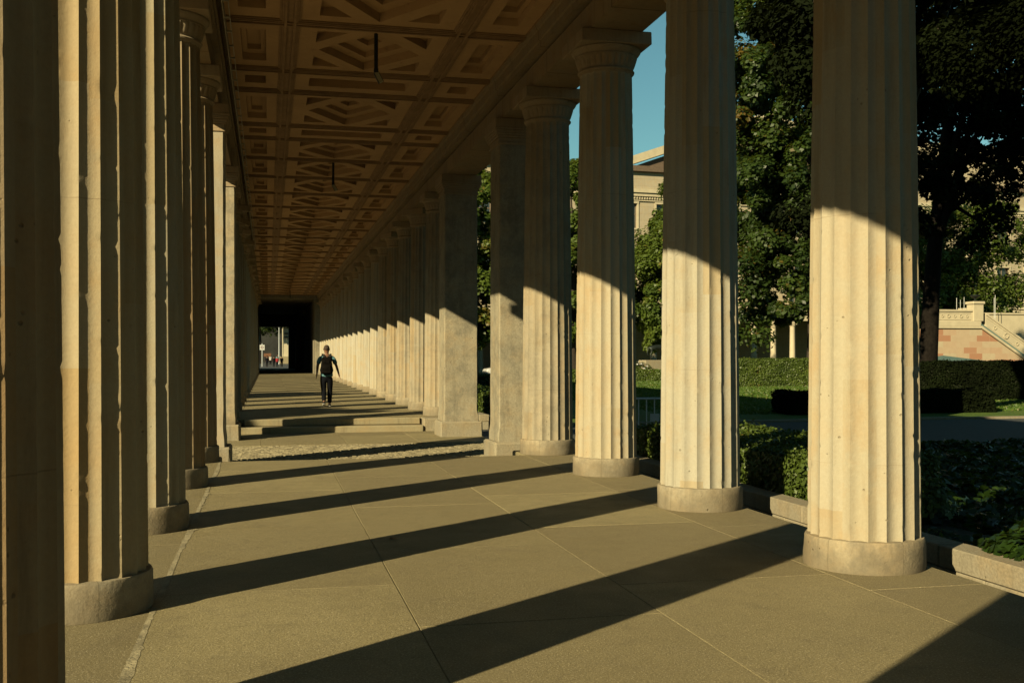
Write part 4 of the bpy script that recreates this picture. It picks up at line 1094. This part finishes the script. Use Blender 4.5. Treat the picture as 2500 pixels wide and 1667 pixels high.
def figure(label, loc, rz, pose, shirt, trousers, hairm, height=1.8, detail=True, sleeves='short', backpack=False, group=None):
    """a person facing local +y; pose gives joints in metres for a 1.84 m body"""
    t = thing('person', label, 'person', loc, rz, group); t.scale = (height / 1.84,) * 3
    P = dict(Le=(-.262, -.02, 1.22), Lw=(-.282, .05, .985), Re=(.285, -.05, 1.21), Rw=(.352, -.10, .975),
             Lk=(-.085, .0, .49), La=(-.075, -.20, .17), Lt=(-.075, -.10, .06), Rk=(.095, .10, .50), Ra=(.085, .12, .09), Rt=(.09, .26, .04))
    P.update(pose)
    pel = (0, 0, .95, .115, .085); wst = (0, 0, 1.10, .135, .095); ch = (0, 0, 1.33, .16, .11); up = (0, -.005, 1.46, .12, .09); nk = (0, .005, 1.555, .056, .056)
    hd0 = (0, .015, 1.63, .072, .08)
    def lerp(a, b_, u): return tuple(a[i] + (b_[i] - a[i]) * u for i in range(3))
    body = [[pel, wst, ch, up, nk, (0, .02, 1.625, .072, .082), (0, .015, 1.70, .095, .112), (0, .01, 1.775, .080, .098), (0, .01, 1.83, .036, .042)]]
    for s_, E, W in ((-1, P['Le'], P['Lw']), (1, P['Re'], P['Rw'])):
        sh = (s_ * .185, -.005, 1.445, .062)
        d = Vector(W) - Vector(E); d.normalize(); hw_ = Vector(W) + d * .05; side = Vector((0, 1, 0)).cross(d); 
        fw = Vector((0, 1, 0)) - d * d.y; fw.normalize()
        arm = [up, sh, (*lerp(sh, E, .5), .052), (*E, .042), (*lerp(E, W, .45), .038), (*W, .027), (*hw_, .034, .02)]
        body.append(arm)
        if detail:
            for k, (a, L) in enumerate(((-.030, .075), (-.010, .085), (.011, .08), (.030, .065))):
                b0 = hw_ + d * .035 + fw * a; b1 = b0 + d * L * .5 - side * .004 * s_; b2 = b0 + d * L - side * .018 * s_
                body.append([(*hw_, .034, .02), (*b0, .010), (*b1, .0085), (*b2, .007)])
            th0 = hw_ + fw * .032 - d * .01; th1 = th0 + fw * .018 + d * .035
            body.append([(*hw_, .034, .02), (*th0, .011), (*th1, .008)])
        else: body[-1].append((*(hw_ + d * .08), .018))
    for s_, K, A, T in ((-1, P['Lk'], P['La'], P['Lt']), (1, P['Rk'], P['Ra'], P['Rt'])):
        body.append([pel, (s_ * .09, 0, .86, .08), (*K, .055), (*lerp(K, A, .35), .055), (*A, .036), (*T, .03)])
    skinned('body', body, M['skin'], t, 2 if detail else 1)
    # shirt
    sh_ = [[(0, 0, .87, .20, .15), (0, 0, .95, .198, .148), (0, 0, 1.08, .185, .135), (0, 0, 1.33, .185, .130), (0, -.005, 1.465, .13, .098), (0, 0, 1.53, .066, .066)]]
    for s_, E, W in ((-1, P['Le'], P['Lw']), (1, P['Re'], P['Rw'])):
        s0 = (s_ * .19, -.005, 1.445, .075); c2 = [(0, -.005, 1.465, .13, .098), s0]
        if sleeves == 'short': c2 += [(*lerp(s0, E, .5), .072), (*lerp(s0, E, .8), .066)]
        else: c2 += [(*lerp(s0, E, .5), .066), (*E, .056), (*lerp(E, W, .5), .05), (*lerp(E, W, .95), .042)]
        sh_.append(c2)
    skinned('shirt', sh_, shirt, t, 2 if detail else 1)
    tr = [[(0, 0, 1.00, .165, .115), (0, 0, .93, .17, .12)]]
    for s_, K, A in ((-1, P['Lk'], P['La']), (1, P['Rk'], P['Ra'])):
        tr.append([(0, 0, .93, .17, .12), (s_ * .095, 0, .83, .122, .125), (*lerp((s_ * .095, 0, .83), K, .6), .092), (*K, .080), (*lerp(K, A, .5), .074), (*lerp(K, A, .97), .066)])
    skinned('trousers', tr, trousers, t, 2 if detail else 1)
    for s_, A, T in ((-1, P['La'], P['Lt']), (1, P['Ra'], P['Rt'])):
        d = (Vector(T) - Vector(A)); dd = d.normalized(); heel = Vector(A) - dd * .05 - Vector((0, 0, .045)) if abs(dd.z) < .6 else Vector(A) - Vector((0, .06, .02))
        toe = Vector(T) + Vector((0, .05, -.005)); midp = heel.lerp(toe, .5) + Vector((0, 0, .012))
        so = skinned('shoe', [[(*heel, .044, .042), (*midp, .048, .036), (*toe, .042, .028)]], M['black'] if detail else trousers, t, 2 if detail else 1)
        if detail:
            skinned('sole', [[(*(heel - Vector((0, 0, .026))), .046, .02), (*(midp - Vector((0, 0, .03))), .05, .016), (*(toe - Vector((0, 0, .02))), .043, .014)]], M['whitecloth'], so, 2)
    # head details
    h = ellipsoid((0, -.004, 1.735), (.085, .103, .096)); 
    h.v = [(x, y, max(z_, 1.655 + (y + .10) * .55 if y < .02 else 1.765)) for x, y, z_ in h.v]
    h.build('hair', hairm, t, smooth=True, scale=1)
    if detail:
        for s_ in (-1, 1): ellipsoid((s_ * .083, .005, 1.70), (.012, .022, .034), 10, 8).build('ear', M['skin'], t, smooth=True, scale=1)
        ellipsoid((0, .115, 1.695), (.014, .02, .026), 10, 8).build('nose', M['skin'], t, smooth=True, scale=1)
        for s_ in (-1, 1): ellipsoid((s_ * .032, .098, 1.722), (.013, .008, .008), 8, 6).build('eye', M['white'], t, smooth=True, scale=1)
        ellipsoid((0, .100, 1.652), (.026, .008, .006), 8, 6).build('mouth', M['signred'], t, smooth=True, scale=1)
    return t
man = figure('man walking away in a teal T-shirt and black trousers with short grey brown hair', (1.09, 20.6, 0), R(-3), {}, M['teal'], M['black'], M['hair'])
man_scale = 1.8 / 1.84
def backpack():
    t = thing('backpack', 'black backpack worn by the walking man in the teal shirt', 'backpack', (1.09, 20.6, 0), R(-3)); t.scale = (man_scale,) * 3
    def rbox(c, h, rd, name, mat, par):
        bm = bmesh.new(); bmesh.ops.create_cube(bm, size=2)
        for v_ in bm.verts: v_.co = Vector((c[0] + v_.co.x * h[0] * (.86 if v_.co.z > 0 else 1), c[1] + v_.co.y * h[1], c[2] + v_.co.z * h[2]))
        bmesh.ops.bevel(bm, geom=bm.edges[:], offset=rd, segments=4, affect='EDGES', profile=.5)
        me = bpy.data.meshes.new(name); bm.to_mesh(me); bm.free(); me.materials.append(mat)
        me.polygons.foreach_set('use_smooth', [True] * len(me.polygons))
        o = bpy.data.objects.new(name, me); C.objects.link(o); o.parent = par; return o
    rbox((0, -.225, 1.225), (.17, .085, .255), .06, 'main_bag', M['pack'], t)
    rbox((0, -.315, 1.12), (.13, .03, .12), .028, 'front_pocket', M['pack'], t)
    rbox((-.01, -.30, 1.33), (.11, .025, .05), .02, 'top_pocket', M['pack'], t)
    b = MB(); b.tube([(-.04, -.17, 1.475), (-.03, -.17, 1.51), (.03, -.17, 1.51), (.04, -.17, 1.475)], .008, 6); b.build('handle', M['iron'], t, scale=1)
    for s_ in (-1, 1):
        b = MB(); pts = [(s_ * .06, -.15, 1.45), (s_ * .095, -.10, 1.535), (s_ * .115, -.0, 1.56), (s_ * .12, .11, 1.50), (s_ * .125, .155, 1.36), (s_ * .14, .13, 1.2), (s_ * .17, .03, 1.08), (s_ * .15, -.15, 1.02)]
        V = []; F = []
        for i, p in enumerate(pts):
            for (dx, dz) in ((-.027, -.0), (.027, 0), (.027, .012), (-.027, .012)): V.append((p[0] + dx, p[1], p[2] + dz))
        for i in range(len(pts) - 1):
            for k in range(4): F.append((i * 4 + k, i * 4 + (k + 1) % 4, (i + 1) * 4 + (k + 1) % 4, (i + 1) * 4 + k))
        b.add(V, F); b.build('strap', M['iron'], t, scale=1)
backpack()
st_ = dict(Le=(-.23, 0, 1.2), Lw=(-.24, .05, .97), Re=(.23, 0, 1.2), Rw=(.24, .04, .97), Lk=(-.1, .05, .49), La=(-.1, 0, .09), Lt=(-.1, .14, .04), Rk=(.1, .0, .49), Ra=(.1, -.12, .10), Rt=(.1, .02, .04))
G = 'small figures in the sunny street beyond the doorway'
figure('small distant person in black, leftmost beyond the doorway', (-.12, 107.8, GZ), 0, st_, M['black'], M['black'], M['black'], 1.75, False, 'long', group=G)
figure('small distant person in black beside the person in red', (.54, 107.8, GZ), 0, st_, M['black'], M['black'], M['black'], 1.68, False, 'long', group=G)
figure('small distant person in a red top beyond the doorway', (.86, 107.4, GZ), 0, st_, M['red'], M['black'], M['hair'], 1.62, False, 'long', group=G)
figure('small distant person in black, rightmost beyond the doorway', (1.30, 107.8, GZ), 0, st_, M['black'], M['black'], M['black'], 1.68, False, 'long', group=G)
figure('tiny distant person in a white shirt and dark trousers', (.25, 128, GZ), R(180), st_, M['whitecloth'], M['black'], M['hair'], 1.8, False, 'short', group=G)
figure('tiny distant person in a pale blue top', (1.05, 126, GZ), R(180), st_, M['cyan'], M['cyan'], M['hair'], 1.85, False, 'short', group=G)

# street furniture beyond the doorway
t = thing('street_sign', 'white square sign with a dark ring on a grey pole beyond the doorway', 'sign', (-.62, 112, GZ))
b = MB(); b.tube([(0, 0, 0), (0, 0, 2.4)], .035, 8); b.build('pole', M['galv'], t)
b = MB(); b.cbox(-.25, .25, -.06, -.04, 1.72, 2.26, .005); b.build('sign_face', M['white'], t)
b = MB(); b.tube([(.13 * math.cos(a), -.066, 2.0 + .13 * math.sin(a)) for a in [2 * math.pi * k / 20 for k in range(21)]], .018, 5)
b.tube([(.06 * math.cos(a), -.066, 2.0 + .06 * math.sin(a)) for a in [R(50) + R(260) * k / 12 for k in range(13)]], .014, 5); b.build('ring_symbol', M['signred'], t)
t = thing('pale_building', 'bright sunlit facade at the right side of the doorway view', 'building', (0, 0, GZ))
b = MB(); b.box(2.07, 12, 150, 165, 1.0, 16); b.build('wall', M['museum_trim'], t); b = MB(); b.box(1.6, 12, 149.5, 165, 0, 1.0); b.build('plinth', M['step'], t)
for zz in (3.6, 4.1): b = MB(); b.box(2.15, 2.9, 149.6, 149.99, zz, zz + .18); b.build('sill', M['iron'], t)
t = thing('street_building', 'dark shaded buildings behind the far street trees', 'building', (0, 0, GZ))
b = MB(); b.box(-40, 40, 200, 215, 0, 14); b.build('wall', M['wall_shade'], t)
t = thing('market_stall', 'brown awning stall at the far side of the street', 'stall', (-.1, 160, GZ))
b = MB(); b.box(-.55, .5, 0, 1.5, .98, 1.45); b.build('awning', M['brown'], t); b = MB(); [b.box(x, x + .05, .1, .2, 0, .979) for x in (-.5, .4)]; b.build('post', M['iron'], t)
t = thing('street_lamp', 'slim grey street lamp standing in the far street', 'street lamp', (1.35, 140, GZ))
b = MB(); b.tube([(0, 0, 0), (0, 0, 5.2)], [.06, .035], 8); b.build('pole', M['galv'], t); b = MB(); b.box(-.35, .1, -.06, .06, 5.2, 5.28); b.build('lamp_head', M['galv'], t)

# bronze horse under the tree
def horse():
    t = thing('horse_statue', 'dark bronze horse statue on a stone pedestal under the tree', 'statue', (19.9, 52.4, GZ), R(8))
    b = MB(); b.cbox(-.95, .95, -.4, .4, 0, .95, .03); b.build('pedestal', M['granite'], t)
    z0 = .95 * S
    ch = [[(-.62, 0, z0 + 1.02, .22, .2), (-.2, 0, z0 + 1.0, .25, .24), (.35, 0, z0 + 1.0, .24, .22), (.62, 0, z0 + 1.08, .21, .19), (.85, 0, z0 + 1.42, .13, .12), (1.02, 0, z0 + 1.68, .10, .09), (1.18, 0, z0 + 1.58, .08, .07), (1.38, 0, z0 + 1.38, .055, .05)],
          [(-.62, 0, z0 + 1.02, .22, .2), (-.85, 0, z0 + .98, .06), (-.95, 0, z0 + .6, .05), (-.93, 0, z0 + .35, .03)],
          [(1.02, 0, z0 + 1.68, .10, .09), (1.0, .05, z0 + 1.83, .02)]]
    for x, k in ((-.62, -1), (.55, 1)):
        for y in (-.13, .13):
            dx = .1 if y > 0 else -.06
            if k < 0: leg = [(x, y, z0 + .85, .13), (x + .06 + dx, y, z0 + .62, .09), (x - .06 + dx, y, z0 + .42, .055), (x - .02 + dx, y, z0 + .12, .04), (x + .03 + dx, y, z0 + .03, .05)]
            else: leg = [(x, y, z0 + .85, .10), (x + .02 + dx, y, z0 + .45, .055), (x + dx, y, z0 + .12, .038), (x + .04 + dx, y, z0 + .03, .05)]
            ch.append([(-.62, 0, z0 + 1.02, .22, .2) if k < 0 else (.35, 0, z0 + 1.0, .24, .22)] + leg)
    skinned('figure', ch, M['bronze'], t, 1)
horse()
mound('flower_bush', 'bush with white flowers behind the low bright hedge', [(17.6, 49.0, -.1, .9, .5, .75)], 1400, .07, M['hedge'], 12, 'flowers', shape=4)
mound('flower_bush', 'cluster of small white blossoms behind the low bright hedge', [(17.5, 48.7, .0, .7, .4, .75)], 90, .10, M['flower'], 13, 'flowers', shape=8)
